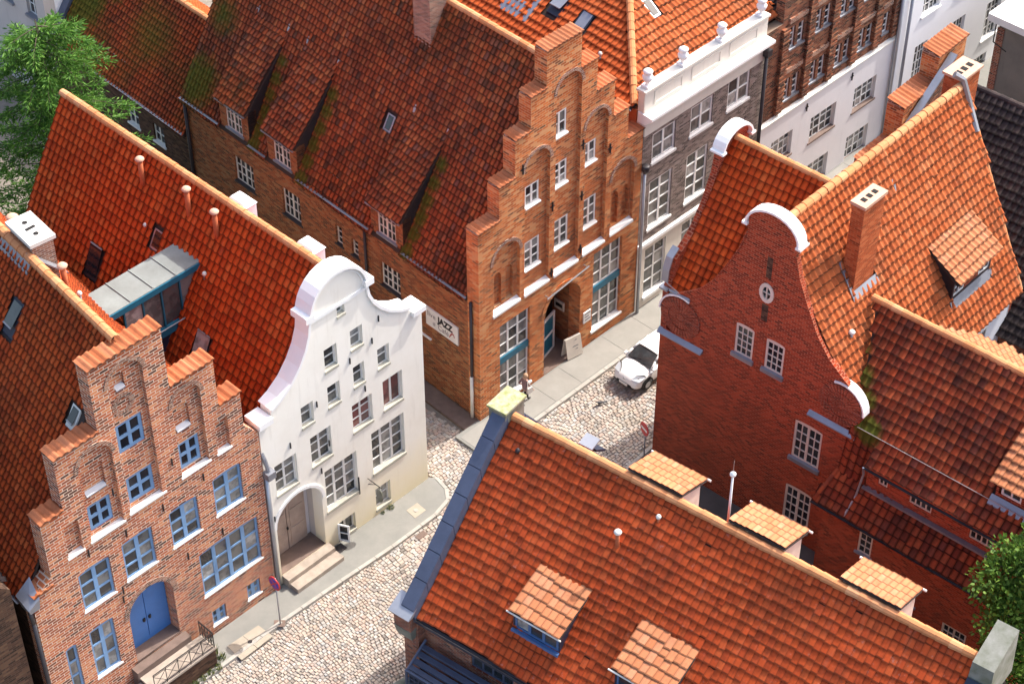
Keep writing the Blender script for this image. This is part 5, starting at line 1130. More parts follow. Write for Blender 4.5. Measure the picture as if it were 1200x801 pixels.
# blue metal verge on the left gable, in sheets
FG = WF(-.40,0,90)     # along +y; inward is -x
for k in range(7):
    y0, y1 = -.15+k*.72, -.15+(k+1)*.72-.02
    MB().hexa([(-.50,y0,FZ+Ft*y0+.0),(.05,y0,FZ+Ft*y0+.0),(.05,y1,FZ+Ft*y1+.0),(-.50,y1,FZ+Ft*y1+.0),(-.53,y0,FZ+Ft*y0+.52),(-.02,y0,FZ+Ft*y0+.52),(-.02,y1,FZ+Ft*y1+.52),(-.53,y1,FZ+Ft*y1+.52)]).build('verge_sheet', 'bluesteel', FH)
for k in range(7):
    y0, y1 = 9.02-k*.53, 9.02-(k+1)*.53+.02; zz = lambda y: FZ+4.97/3.8*(8.9-y)
    MB().hexa([(-.50,y0,zz(y0)),(.05,y0,zz(y0)),(.05,y1,zz(y1)),(-.50,y1,zz(y1)),(-.53,y0,zz(y0)+.52),(-.02,y0,zz(y0)+.52),(-.02,y1,zz(y1)+.52),(-.53,y1,zz(y1)+.52)]).build('verge_sheet', 'bluesteel', FH)
MB().prism([(-.6,.0,0),(-.6,8.9,0),(-.6,8.9,FZ),(-.6,5.1,9.97),(-.6,.0,FZ)], (.595,0,0)).build('gable_facing', 'brickF', FH)
MB().box(-.72,-.05,-.32,.16,4.45,5.12).build('gable_corbel', 'brickF', FH); MB().hexa([(-.85,-.45,5.12),(.0,-.45,5.12),(.0,.25,5.12),(-.85,.25,5.12),(-.85,-.45,5.16),(.0,-.45,5.16),(.0,.25,5.5),(-.85,.25,5.5)]).build('corbel_cap', 'zinc', FH)
MB().hexa([(-.7,-.2,3.9),(-.1,-.2,3.9),(-.1,.3,3.9),(-.7,.3,3.9),(-.74,-.34,4.45),(-.05,-.34,4.45),(-.05,.3,4.45),(-.74,.3,4.45)]).build('corbel_foot', 'concrete', FH)
pr = MB().box(-.66,-.0,4.75,5.75,9.4,10.32).build('ridge_pier', 'concrete', FH); MB().box(-.72,.06,4.69,5.82,10.32,10.40).build('pier_cap', 'moss_top', pr)
pr = MB().hexa([(FL,4.5,9.0),(FL+.75,4.5,9.0),(FL+.75,6.1,9.0),(FL,6.1,9.0),(FL+.03,4.6,10.35),(FL+.7,4.6,10.35),(FL+.7,6.0,10.85),(FL+.03,6.0,10.85)]).build('ridge_pier', 'concrete', FH)
for k in range(6):
    y0, y1 = -.15+k*.78, -.15+(k+1)*.78-.02
    MB().hexa([(FL,y0,FZ+Ft*y0),(FL+.5,y0,FZ+Ft*y0),(FL+.5,y1,FZ+Ft*y1),(FL,y1,FZ+Ft*y1),(FL+.02,y0,FZ+Ft*y0+.35),(FL+.5,y0,FZ+Ft*y0+.35),(FL+.5,y1,FZ+Ft*y1+.35),(FL+.02,y1,FZ+Ft*y1+.35)]).build('verge_sheet', 'darksteel', FH)
# front dormers with blue windows
for k, (a, b) in enumerate(fd):
    FD = MB()
    for x in (a, b-.08): FD.prism([(x,.88,ff(x,.88)[2]-.05),(x,.88,6.76),(x,2.5,ff(x,2.5)[2])], (.08,0,0))
    FD = FD.build('dormer', 'darksteel', FH); DF = WF(0,.86,0)
    window(FD, DF, a+.06,b-.06,5.97,6.76,.02,3,1,'dormerblue','glass',fw=.08,mw=.10,flat=True)
    MB().box(a,b,.74,.86,5.84,5.96).build('dormer_sill', 'dormerblue', FD)
    plan_slope(FH, FD, (a-.08,.74), (1,0), (0,1), 6.78, .38, [(a-.08,.74),(b+.08,.74),(b+.08,2.5),(a-.08,2.5)], .245, .37, 'tileD', seed=83+k, slab=.06, jit=1.6, flatp=.3)
    MB().path([(a-.14,.70,6.77),(b+.14,.70,6.77)], .03, 6).build('dormer_gutter', 'offwhite', FD)
# rear dormers showing over the ridge
for k, (a, b) in enumerate(((4.5,6.4),(8.15,10.05),(12.0,13.92))):
    RD = MB()
    for x in (a+.03, b-.11): RD.prism([(x,5.25,9.6),(x,6.36,8.2),(x,6.36,9.72),(x,5.25,10.2)], (.08,0,0))
    RD.box(a+.11,b-.11,6.28,6.36,8.2,9.0); RD = RD.build('dormer', 'cream', FH)
    window(RD, WF(b-.1,6.36,180), .1,1.6,9.0,9.6,-.02,4,1,'white','glassdark',fw=.06,mw=.06,flat=True)
    plan_slope(FH, RD, (a-.05,6.62), (1,0), (0,-1), 9.76, .36, [(a-.05,6.62),(b+.05,6.62),(b+.05,5.18),(a-.05,5.18)], .20, .36, 'tileD', seed=90+k, slab=.05, flatp=.3)
    MB().path([(a-.16,6.66,9.76),(b+.16,6.66,9.76)], .04, 6).build('dormer_gutter', 'offwhite', RD)
hz = MB().prism([(2.35,5.75,9.55),(2.85,5.75,9.55),(2.85,6.3,9.15),(2.35,6.3,9.15)], (0,0,.1)).build('roof_hatch', 'darksteel', FH)
MB().prism([(2.3,5.55,9.74),(2.82,5.55,9.74),(2.82,6.0,9.86),(2.3,6.0,9.86)], (0,0,.05)).build('hatch_lid', 'zinc', hz)
MB().path([(2.75,5.7,9.5),(2.78,5.66,9.8)], .03, 6).path([(2.4,5.7,9.5),(2.36,5.66,9.8)], .03, 6).build('hatch_stay', 'black', hz)
vent_pipe(FH, ff(5.2,3.56), .75, .075, 'terracotta', 'offwhite'); vent_pipe(FH, ff(6.05,4.5), .25, .05, 'terracotta', 'offwhite'); vent_pipe(FH, ff(.75,4.4), .12, .05, 'darkpipe', 'darkpipe')
for a, i in ((7.0,4.2),(9.4,4.3),(11.0,4.25),(13.2,4.3),(6.2,4.55),(9.0,3.6),(14.0,3.9)): MB().prism([(a-.07,i-.08,ff(a,i-.08)[2]+.08),(a+.07,i-.08,ff(a,i-.08)[2]+.08),(a+.07,i+.1,ff(a,i+.1)[2]+.06),(a-.07,i+.1,ff(a,i+.1)[2]+.06)], (0,0,.05)).build('vent_tile', 'tileF', FH)
# blue steel balcony enclosure below the eave
BS = thing('steel_enclosure', 'dark blue steel mesh enclosure below the eave of the long red roof', 'structure', F_O, F_A)
for k, (y, z) in enumerate(((.1,3.55),(-.12,3.42),(-.36,3.3),(-.6,3.2))): MB().box(.2,9.5,y-.19,y,z,z+.09).build('steel_beam', 'bluesteel', BS)
MB().box(.2,9.5,-.78,-.74,.0,3.16).build('mesh_backing', 'darksteel', BS)
ms = MB()
for i in range(48): ms.tube((.25+.19*i,-.82,0), (.25+.19*i,-.82,3.2), .016, n=4)
for i in range(15): ms.tube((.2,-.84,.15+.21*i), (9.5,-.84,.15+.21*i), .016, n=4)
ms.build('wire_mesh', 'bluesteel', BS)
MB().path([(.15,-.86,3.26),(9.5,-.86,3.26)], .05, 6).path([(.15,-.86,0),(.15,-.86,3.26)], .05, 6).path([(.15,-.8,3.2),(.15,.2,3.75)], .05, 6).build('steel_frame', 'bluesteel', BS)
# low wall with stone coping
LWL = thing('garden_wall', 'low brick wall with grey stone coping by the cobbled street', 'wall', F_O, F_A)
lw_ = WF(-.35,-.1,-105)
MB().wbox(lw_, 0,9,0,1.35,-.22,.22).build('wall_core', 'brickF', LWL); MB().wbox(lw_, -.05,9,1.35,1.5,-.30,.30).build('wall_coping', 'concrete', LWL)
MAST = thing('flag_mast', 'thin white mast with small knob rising behind the red roof ridge', 'mast', (F_O[0]+7.6*math.cos(rad(F_A))-6.1*math.sin(rad(F_A)), F_O[1]+7.6*math.sin(rad(F_A))+6.1*math.cos(rad(F_A))), F_A)
MB().tube((0,0,8.3), (0,0,11.1), .05, .036, 8).build('mast_pole', 'white', MAST, True)
MB().lathe((0,0,11.08), [(.05,0),(.1,.05),(.1,.12),(.02,.2)], 10).build('mast_knob', 'white', MAST, True); MB().tube((0,0,11.2),(0,0,11.75),.012,.008,5).build('rod_tip', 'gutter', MAST)
# small neighbour at the lower right corner
SN = thing('flat_roof_shed', 'small shed with brown felt roof and zinc gutter below the tree', 'shed', (F_O[0]+17.6*math.cos(rad(F_A))-6.6*math.sin(rad(F_A)), F_O[1]+17.6*math.sin(rad(F_A))+6.6*math.cos(rad(F_A))), F_A)
M['felt'] = mat_plain('brown_felt', (.30,.21,.13), .9, .3, 1.5)
MB().box(0,6,-3,2.6,0,6.4).build('wall', 'brickF', SN); MB().hexa([(-.15,-3.2,6.4),(6,-3.2,6.4),(6,2.75,6.9),(-.15,2.75,6.9),(-.15,-3.2,6.5),(6,-3.2,6.5),(6,2.75,7.0),(-.15,2.75,7.0)]).build('roof', 'felt', SN)
gutter(SN, (-.1,2.9,6.95), (6,2.9,6.95), .09, 'zinc')
# ================================================================ ground, road, pavements
def flat(name, pts, z, mat, thick=0.):
    if thick: o = MB().prism([(x, y, z-thick) for x, y in pts], (0,0,thick)).build(name, mat)
    else: o = MB().add([(x, y, z) for x, y in pts], [tuple(range(len(pts)))]).build(name, mat)
    return structure(o)
flat('ground', [(-900,-300),(900,-300),(900,1500),(-900,1500)], -2.2, 'ground')
flat('terrain_base', [(-45,25),(20,10),(45,60),(-10,110),(-50,80)], -.16, 'sand')
road_poly = [(-17.5,36.9),(-10.8,43.55),(-8.14,46.3),(-6.15,48.2),(-4.38,49.86),(-2.82,51.45),(-2.36,52.26),(-2.44,52.86),(-2.85,53.42),(-3.5,54.0),(-10,60.6),(-8.4,62.3),(-2.15,56.1),(-.9,55.0),(1.1,56.63),(3.98,59.63),(12,68),(14,66),(5.0,55.0),(4.3,54.0),(5.2,52.7),(3.1,50.6),(-3.2,42.2),(-9.5,37.0),(-13,33.8)]
RO = flat('road', road_poly, -.15, 'sand')
# cobbles: every stone its own block
M['cobble'] = None
m, nt, p = newmat('granite_cobbles')
at = N(nt, 'ShaderNodeAttribute', attribute_name='tv'); g_ = geopos(nt)
col = ramp(nt, at.outputs['Fac'], [(0,(.18,.155,.135)),(.12,(.31,.275,.25)),(.3,(.41,.32,.26)),(.45,(.34,.335,.325)),(.6,(.43,.375,.31)),(.75,(.39,.285,.24)),(.9,(.44,.40,.35)),(1,(.48,.44,.41))])
col = mixc(nt, math_(nt,'MULTIPLY',ramp(nt, noise(nt,g_,.5,5), [(.45,0.),(.7,1.)]),.35), col, (.30,.27,.21))
nt.links.new(col, p.inputs['Base Color']); p.inputs['Roughness'].default_value = .75; bump(nt, p, noise(nt,g_,18,4), .35, .01)
M['cobble'] = m
def cobbles():
    rng = random.Random(5); V = []; F = []; T = []; o = 0
    a = rad(46); dx, dy = math.cos(a), math.sin(a)
    v = -52.
    while v < -27:
        rw = rng.uniform(.115,.155)
        u = 8.
        while u < 66:
            L = rng.uniform(.11,.18) if u < 32 else rng.uniform(.13,.25)
            # gentle waviness of the rows
            cu_, cv_ = u+L/2, v+rw/2+.10*math.sin(u*1.3)+.05*math.sin(u*3.1+v)
            x = cu_*dx+cv_*dy; y = cu_*dy-cv_*dx
            if inpoly(x, y, road_poly):
                c = []
                for su_, sv_ in ((-1,-1),(1,-1),(1,1),(-1,1)):
                    hu = su_*(L/2-.006)+rng.uniform(-.013,.013); hv = sv_*(rw/2-.006)+rng.uniform(-.013,.013)
                    c.append((hu, hv))
                zt = -.105+rng.uniform(-.007,.007); tx, ty = rng.uniform(-.05,.05), rng.uniform(-.05,.05)
                for k, zz in ((1.0,-.16),(1.0,-.022),(.8,.0)):
                    for hu, hv in c:
                        uu, vv = cu_+hu*k, cv_+hv*k
                        V.append((uu*dx+vv*dy, uu*dy-vv*dx, (zt+zz if zz > -.1 else -.16)+(tx*hu+ty*hv)))
                F += [(o+8,o+9,o+10,o+11)]
                for k in (0,4):
                    for i in range(4): j = (i+1) % 4; F.append((o+k+i,o+k+j,o+k+4+j,o+k+4+i))
                t = rng.random(); T += [t]*9; o += 12
            u += L
        v += rw
    ob = fast_mesh('cobblestones', np.array(V), np.array(F), 'cobble', RO, T, 'stuff')
cobbles()
# pavement by the left houses
wl = [(-19.5,36.2),(-3.2,53.42),(-2.87,53.4),(-2.48,52.84),(-2.4,52.26),(-2.86,51.48),(-4.38,49.9),(-6.15,48.25),(-8.14,46.34),(-10.77,43.61),(-17.6,36.8)]
PV1 = flat('pavement', wl, 0, 'asphalt', .16)
def kerbs(par, line, mat='kerb', wd=.14, L=.85, h=.02):
    for (x0,y0),(x1,y1) in zip(line, line[1:]):
        d = math.hypot(x1-x0,y1-y0); n = max(1, round(d/L)); ux, uy = (x1-x0)/d, (y1-y0)/d; nx, ny = uy*wd/2, -ux*wd/2
        for i in range(n):
            a, b = d*i/n+.008, d*(i+1)/n-.008
            q = [(x0+ux*a-nx,y0+uy*a-ny),(x0+ux*b-nx,y0+uy*b-ny),(x0+ux*b+nx,y0+uy*b+ny),(x0+ux*a+nx,y0+uy*a+ny)]
            MB().prism([(x,y,-.15) for x,y in q], (0,0,.15+h+random.uniform(-.004,.004))).build('kerb_stone', mat, par)
kerbs(PV1, wl[2:])
def slab_grid(par, p, nu, nv, mat='slab', gap=.012, h=.008, t=.05):
    (ax,ay),(bx,by),(cx,cy),(dx_,dy_) = p
    f = lambda u, v: ((ax*(1-u)+bx*u)*(1-v)+(dx_*(1-u)+cx*u)*v, (ay*(1-u)+by*u)*(1-v)+(dy_*(1-u)+cy*u)*v)
    for i in range(nu):
        for j in range(nv):
            u0, u1, v0, v1 = i/nu+gap/nu, (i+1)/nu-gap/nu, j/nv+gap/nv, (j+1)/nv-gap/nv
            MB().prism([f(*q)+(h-t,) for q in ((u0,v0),(u1,v0),(u1,v1),(u0,v1))], (0,0,t+random.uniform(-.002,.004))).build('paving_slab', mat, par)
slab_grid(PV1, [(-9.95,45.22),(-8.94,46.18),(-8.38,45.68),(-9.38,44.61)], 2, 2)
slab_grid(PV1, [(-3.95,51.7),(-3.55,52.1),(-3.2,51.72),(-3.6,51.3)], 1, 1)
MB().lathe((-3.58,51.7,.0), [(.09,0),(.09,.026)], 12).build('manhole_cover', 'kerb', PV1)
MB().lathe((-9.16,45.42,.0), [(.08,0),(.08,.026)], 12).build('manhole_cover', 'darkpipe', PV1)
MB().box(-8.4,-8.0,46.1,46.4,.0,.02).build('sign_base_patch', 'darkstone', PV1)
dr = MB().box(-.22,.22,-.12,.12,-.12,-.085).build('drain_grate', 'darkstone', RO); dr.location = (-3.35,50.55,0); dr.rotation_euler = (0,0,rad(46))
# pavement along the far row
nx_, ny_ = su, -cu
def jo_(s, o): return (J_O[0]+s*cu+o*nx_, J_O[1]+s*su+o*ny_)
PV2 = flat('pavement', [jo_(-1.2,-.1), jo_(40,-.1), jo_(40,1.5), jo_(-1.2,1.5)], 0, 'asphalt', .16)
sx = -1.1; k = 0
while sx < 30:
    Ls = [1.75,2.3,1.5,2.6][k % 4]
    slab_grid(PV2, [jo_(sx,.08), jo_(sx+Ls,.08), jo_(sx+Ls,1.38), jo_(sx,1.38)], 1, 1, 'slabG', .008); sx += Ls; k += 1
kerbs(PV2, [jo_(-1.2,1.5), jo_(40,1.5)], wd=.16)
q = [SIDE.p(al(.0),0,0), SIDE.p(al(18),0,0), SIDE.p(al(18),0,-.75), SIDE.p(al(.0),0,-.75)]
tw = [toworld(JH, x)/SC for x in q]; PV3 = flat('pavement', [(v_.x, v_.y) for v_ in tw], -.03, 'darkstone', .12)
# pavement round the dark red house
cr, sr = math.cos(rad(-41)), math.sin(rad(-41))
def ro_(s, o): return (R_O[0]+s*cr+o*sr, R_O[1]+s*sr-o*cr)
PV4 = flat('pavement', [ro_(-.3,-8), ro_(-.3,1.2), ro_(.2,1.7), ro_(18,3.0), ro_(18,-.5), ro_(0,0.0), ro_(0,-8)], 0, 'alley', .16)
kerbs(PV4, [ro_(-.3,-8), ro_(-.3,1.2), ro_(.2,1.7), ro_(18,3.0)])
# ---------------- grass and weeds at the foot of the walls
m, nt, p = newmat('weeds'); at = N(nt, 'ShaderNodeAttribute', attribute_name='tv')
nt.links.new(ramp(nt, at.outputs['Fac'], [(0,(.05,.09,.02)),(.5,(.12,.17,.03)),(1,(.26,.25,.06))]), p.inputs['Base Color']); p.inputs['Roughness'].default_value = .8; M['weeds'] = m
def tuft(label, spots):
    rng = random.Random(len(spots)*7+3); V = []; F = []; T = []; o = 0
    for x, y, r, n, hmax in spots:
        for i in range(n):
            a = rng.uniform(0,6.28); d = r*math.sqrt(rng.random()); px, py = x+d*math.cos(a), y+d*math.sin(a); h = rng.uniform(.4,1)*hmax; b = rng.uniform(0,6.28); wd = rng.uniform(.01,.025); lx, ly_ = rng.uniform(-.6,.6)*h, rng.uniform(-.6,.6)*h
            V += [(px-wd*math.cos(b),py-wd*math.sin(b),0),(px+wd*math.cos(b),py+wd*math.sin(b),0),(px+lx+wd*.3,py+ly_,h),(px+lx-wd*.3,py+ly_,h)]; F.append((o,o+1,o+2,o+3)); o += 4; T.append(rng.random())
    ob = fast_mesh('weeds', np.array(V), np.array(F), 'weeds', None, T, 'stuff'); ob.scale = (SC,SC,SC); ob['label'] = label; ob['category'] = 'weeds'
def lw2(x, y): return (L_O[0]+x*cu-y*su, L_O[1]+x*su+y*cu)
tuft('green weeds growing at the foot of the brick landing', [lw2(-6.0+.33*i,-1.25)+(.13,60,.16) for i in range(8)]+[lw2(-3.45,-.25)+(.2,110,.22), lw2(-3.4,-.6)+(.18,80,.22), lw2(-3.35,-1.0)+(.15,60,.2)]+[lw2(-7.2,-.7)+(.3,90,.3)])
def ww2(x, y): return (W_O[0]+x*cu-y*su, W_O[1]+x*su+y*cu)
tuft('small weeds below the white basement window', [ww2(-2.0,-.08)+(.14,60,.12), ww2(-2.4,-.06)+(.1,30,.08), ww2(-5.0,-.2)+(.1,25,.08)])

# ================================================================ signs
def round_sign(name, label, xy, h, r, kind, ang=-44):
    s = thing(name, label, 'road sign', xy, ang)
    MB().tube((0,0,0), (0,0,h+r*.8), .028, .028, 8).build('sign_pole', 'zinc', s, True)
    W = WF(0,-.045,0); circ = lambda rr: [(rr*math.cos(2*math.pi*i/28), h+rr*math.sin(2*math.pi*i/28)) for i in range(28)]
    MB().panel(W, circ(r), [], -.02, .012).build('sign_disc', 'signred', s)
    if kind == 'stop':
        MB().panel(W, circ(r*.8), [], -.026, -.019).build('sign_field', 'signblue', s)
        for sg in (-1,1):
            c, e = math.cos(sg*rad(45)), math.sin(sg*rad(45)); a, b = r*.8, r*.09
            off = -.031 if sg > 0 else -.033
            MB().panel(W, [(c*x-e*y, h+e*x+c*y) for x, y in ((-a,-b),(a,-b),(a,b),(-a,b))], [], off, -.025).build('sign_cross_bar', 'signred', s)
    else: MB().panel(W, rect(-r*.7,r*.7,h-r*.17,h+r*.17), [], -.026, -.019).build('sign_bar', 'white', s)
    return s
M['signred'] = mat_plain('sign_red', (.55,.03,.035), .45, .1); M['signblue'] = mat_plain('sign_blue', (.05,.04,.42), .45, .1)
round_sign('no_stopping_sign', 'round blue and red no-stopping sign on thin pole in front of the white house', (-8.169,46.23), 2.2, .29, 'stop')
round_sign('no_entry_sign', 'red no-entry sign with white bar at the dark red house corner', (5.03,54.28), 1.75, .29, 'entry', -62)
HS = thing('hanging_sign', 'dark oval hanging sign on an iron bracket beside the white house window', 'sign', W_O, 46)
hw = WF(-2.95,0,-90)
MB().panel(hw, [(.62+.17*math.cos(2*math.pi*i/18), 1.75+.32*math.sin(2*math.pi*i/18)) for i in range(18)], [], -.02, .02).build('sign_disc', 'concrete', HS)
MB().path([(-2.95,0,2.2),(-2.95,-.75,2.2)], .018, 5).path([(-2.95,0,1.9),(-2.95,-.45,2.2)], .014, 5).path([(-2.95,-.62,2.2),(-2.95,-.62,2.05)], .012, 5).box(-3.42,-3.38,-.05,.0,1.75,2.6).build('bracket', 'black', HS)

# ================================================================ parked car
CAR = thing('parked_car', 'small white hatchback parked on the cobbles by the far pavement', 'car', (5.60, 59.55), 226)
M['carpaint'] = mat_plain('white_car_paint', (.80,.80,.79), .22, .03, spec=.5); M['tyre'] = mat_plain('tyre_rubber', (.02,.02,.02), .8, .1); M['rim'] = mat_plain('alloy_rim', (.45,.46,.48), .3, .1, metal=.7)
M['lamp'] = mat_plain('headlight_glass', (.62,.66,.70), .1, .1, spec=.6)
k_ = .93/1.12*1.0
st = [(2.03,.52,.30,.46,.50),(1.98,.68,.24,.60,.65),(1.82,.79,.20,.71,.77),(1.5,.835,.18,.79,.86),(1.1,.86,.18,.86,.96),(.8,.87,.18,.92,1.02),(.2,.87,.18,.94,.98),(-.8,.87,.18,.96,.99),(-1.4,.86,.18,.97,1.0),(-1.8,.80,.22,.94,.97),(-1.98,.66,.32,.84,.86)]
V = []; ns = 12
for x, w_, zb, zs, zt in st:
    half = [(w_*.86,zb),(w_*.99,zb+.12),(w_,(zb+zs)/2),(w_*.985,zs-.07),(w_*.92,zs),(w_*.5,zt)]
    V += [(x*k_, y*k_, z*k_) for y, z in half]+[(x*k_, -y*k_, z*k_) for y, z in half[::-1]]
Fc = []
for i in range(len(st)-1):
    for j in range(ns): Fc.append((i*ns+j, i*ns+(j+1) % ns, (i+1)*ns+(j+1) % ns, (i+1)*ns+j))
Fc += [tuple(range(ns)), tuple((len(st)-1)*ns+j for j in range(ns-1,-1,-1))]
bd = MB().add(V, Fc).build('body', 'carpaint', CAR, True); sm = bd.modifiers.new('s', 'SUBSURF'); sm.levels = 2; sm.render_levels = 2
def loft(secs, name, mat, par, smooth=True, sub=0):
    V = []; F = []; n = len(secs[0])
    for s_ in secs: V += [(x*k_, y*k_, z*k_) for x, y, z in s_]
    for i in range(len(secs)-1):
        for j in range(n-1): F.append((i*n+j, i*n+j+1, (i+1)*n+j+1, (i+1)*n+j))
    return MB().add(V, F).build(name, mat, par, smooth)
gsec = lambda x, wb, wt, zb, zt: [(x, wb, zb), (x, (wb+wt)/2+.03, (zb+zt)/2), (x, wt, zt), (x, wt*.5, zt+.03), (x, -wt*.5, zt+.03), (x, -wt, zt), (x, -(wb+wt)/2-.03, (zb+zt)/2), (x, -wb, zb)]
loft([[(.98-.0*abs(y), y, .985) for y in (.74,.6,.4,.15,-.15,-.4,-.6,-.74)], [(.62+.04*(1-abs(y)/.7), y*.93, 1.22) for y in (.74,.6,.4,.15,-.15,-.4,-.6,-.74)], [(.22, y*.82, 1.415+.02*(1-abs(y))) for y in (.74,.6,.4,.15,-.15,-.4,-.6,-.74)]], 'windscreen', 'glassdark', CAR)
loft([gsec(x,.79,.62,.93,zt-.05) for x, zt in ((.25,1.44),(-.4,1.48),(-1.2,1.44),(-1.55,1.33),(-1.9,1.0))], 'side_glass', 'glassdark', CAR)
loft([[(x, y*wt, zt+.035*(1-abs(y)**2)) for y in (1,.7,.35,0,-.35,-.7,-1)] for x, wt, zt in ((.30,.60,1.405),(.1,.635,1.435),(-.4,.64,1.455),(-1.2,.62,1.425),(-1.62,.55,1.33))], 'car_roof', 'carpaint', CAR)
for sg in (-1,1):
    MB().path([(1.0*k_,sg*.775*k_,.96*k_),(.62*k_,sg*.71*k_,1.23*k_),(.2*k_,sg*.62*k_,1.43*k_)], .045, 6).build('pillar', 'carpaint', CAR, True)
    MB().path([(-.35*k_,sg*.80*k_,.96*k_),(-.4*k_,sg*.645*k_,1.42*k_)], .05, 6).path([(-1.75*k_,sg*.76*k_,.97*k_),(-1.5*k_,sg*.60*k_,1.38*k_)], .09, 6).build('pillar', 'carpaint', CAR, True)
    hl = [(1.93,.38,.70),(1.80,.78,.68),(1.40,.85,.80),(1.48,.70,.86),(1.72,.46,.82)]
    MB().prism([(x*k_, sg*y*k_, (z+.012)*k_) for x, y, z in hl], (.018,0,.022)).build('headlight', 'lamp', CAR)
    MB().prism([((x-.05)*k_, sg*(y*.93+.03)*k_, (z+.04)*k_) for x, y, z in hl], (.008,0,.006)).build('headlight_bulb_housing', 'darkpipe', CAR)
    MB().box(.80*k_,.98*k_,sg*.9*k_-.05,sg*.9*k_+.06,.95*k_,1.07*k_).build('wing_mirror', 'carpaint', CAR)
    for x in (1.28,-1.25):
        wl_ = MB().tube((x*k_,sg*.62*k_,.31*k_),(x*k_,sg*.885*k_,.31*k_),.31*k_,.31*k_,18).build('wheel', 'tyre', CAR, True)
        MB().tube((x*k_,sg*.86*k_,.31*k_),(x*k_,sg*.895*k_,.31*k_),.2*k_,.17*k_,14).build('rim', 'rim', wl_)
        MB().tube((x*k_,sg*.70*k_,.36*k_),(x*k_,sg*.876*k_,.36*k_),.37*k_,.37*k_,18).build('wheel_arch', 'tyre', CAR)
MB().prism([(1.98*k_,-.60*k_,.27*k_),(2.07*k_,-.3*k_,.27*k_),(2.09*k_,0,.27*k_),(2.07*k_,.3*k_,.27*k_),(1.98*k_,.60*k_,.27*k_),(1.85*k_,.5*k_,.27*k_),(1.85*k_,-.5*k_,.27*k_)], (-.01,0,.13)).build('grille', 'tyre', CAR)
MB().box(2.05*k_,2.10*k_,-.25*k_,.25*k_,.33*k_,.43*k_).build('number_plate', 'offwhite', CAR)
MB().prism([(1.97*k_,y*k_,z*k_) for y, z in ((0,.555),(.06,.62),(0,.69),(-.06,.62))], (.05,0,.02)).build('emblem', 'rim', CAR)
MB().path([(.99*k_,-.6*k_,1.0*k_),(.80*k_,.0,1.12*k_)], .012, 5).path([(.99*k_,.1*k_,1.0*k_),(.80*k_,.6*k_,1.10*k_)], .012, 5).build('wiper', 'black', CAR)

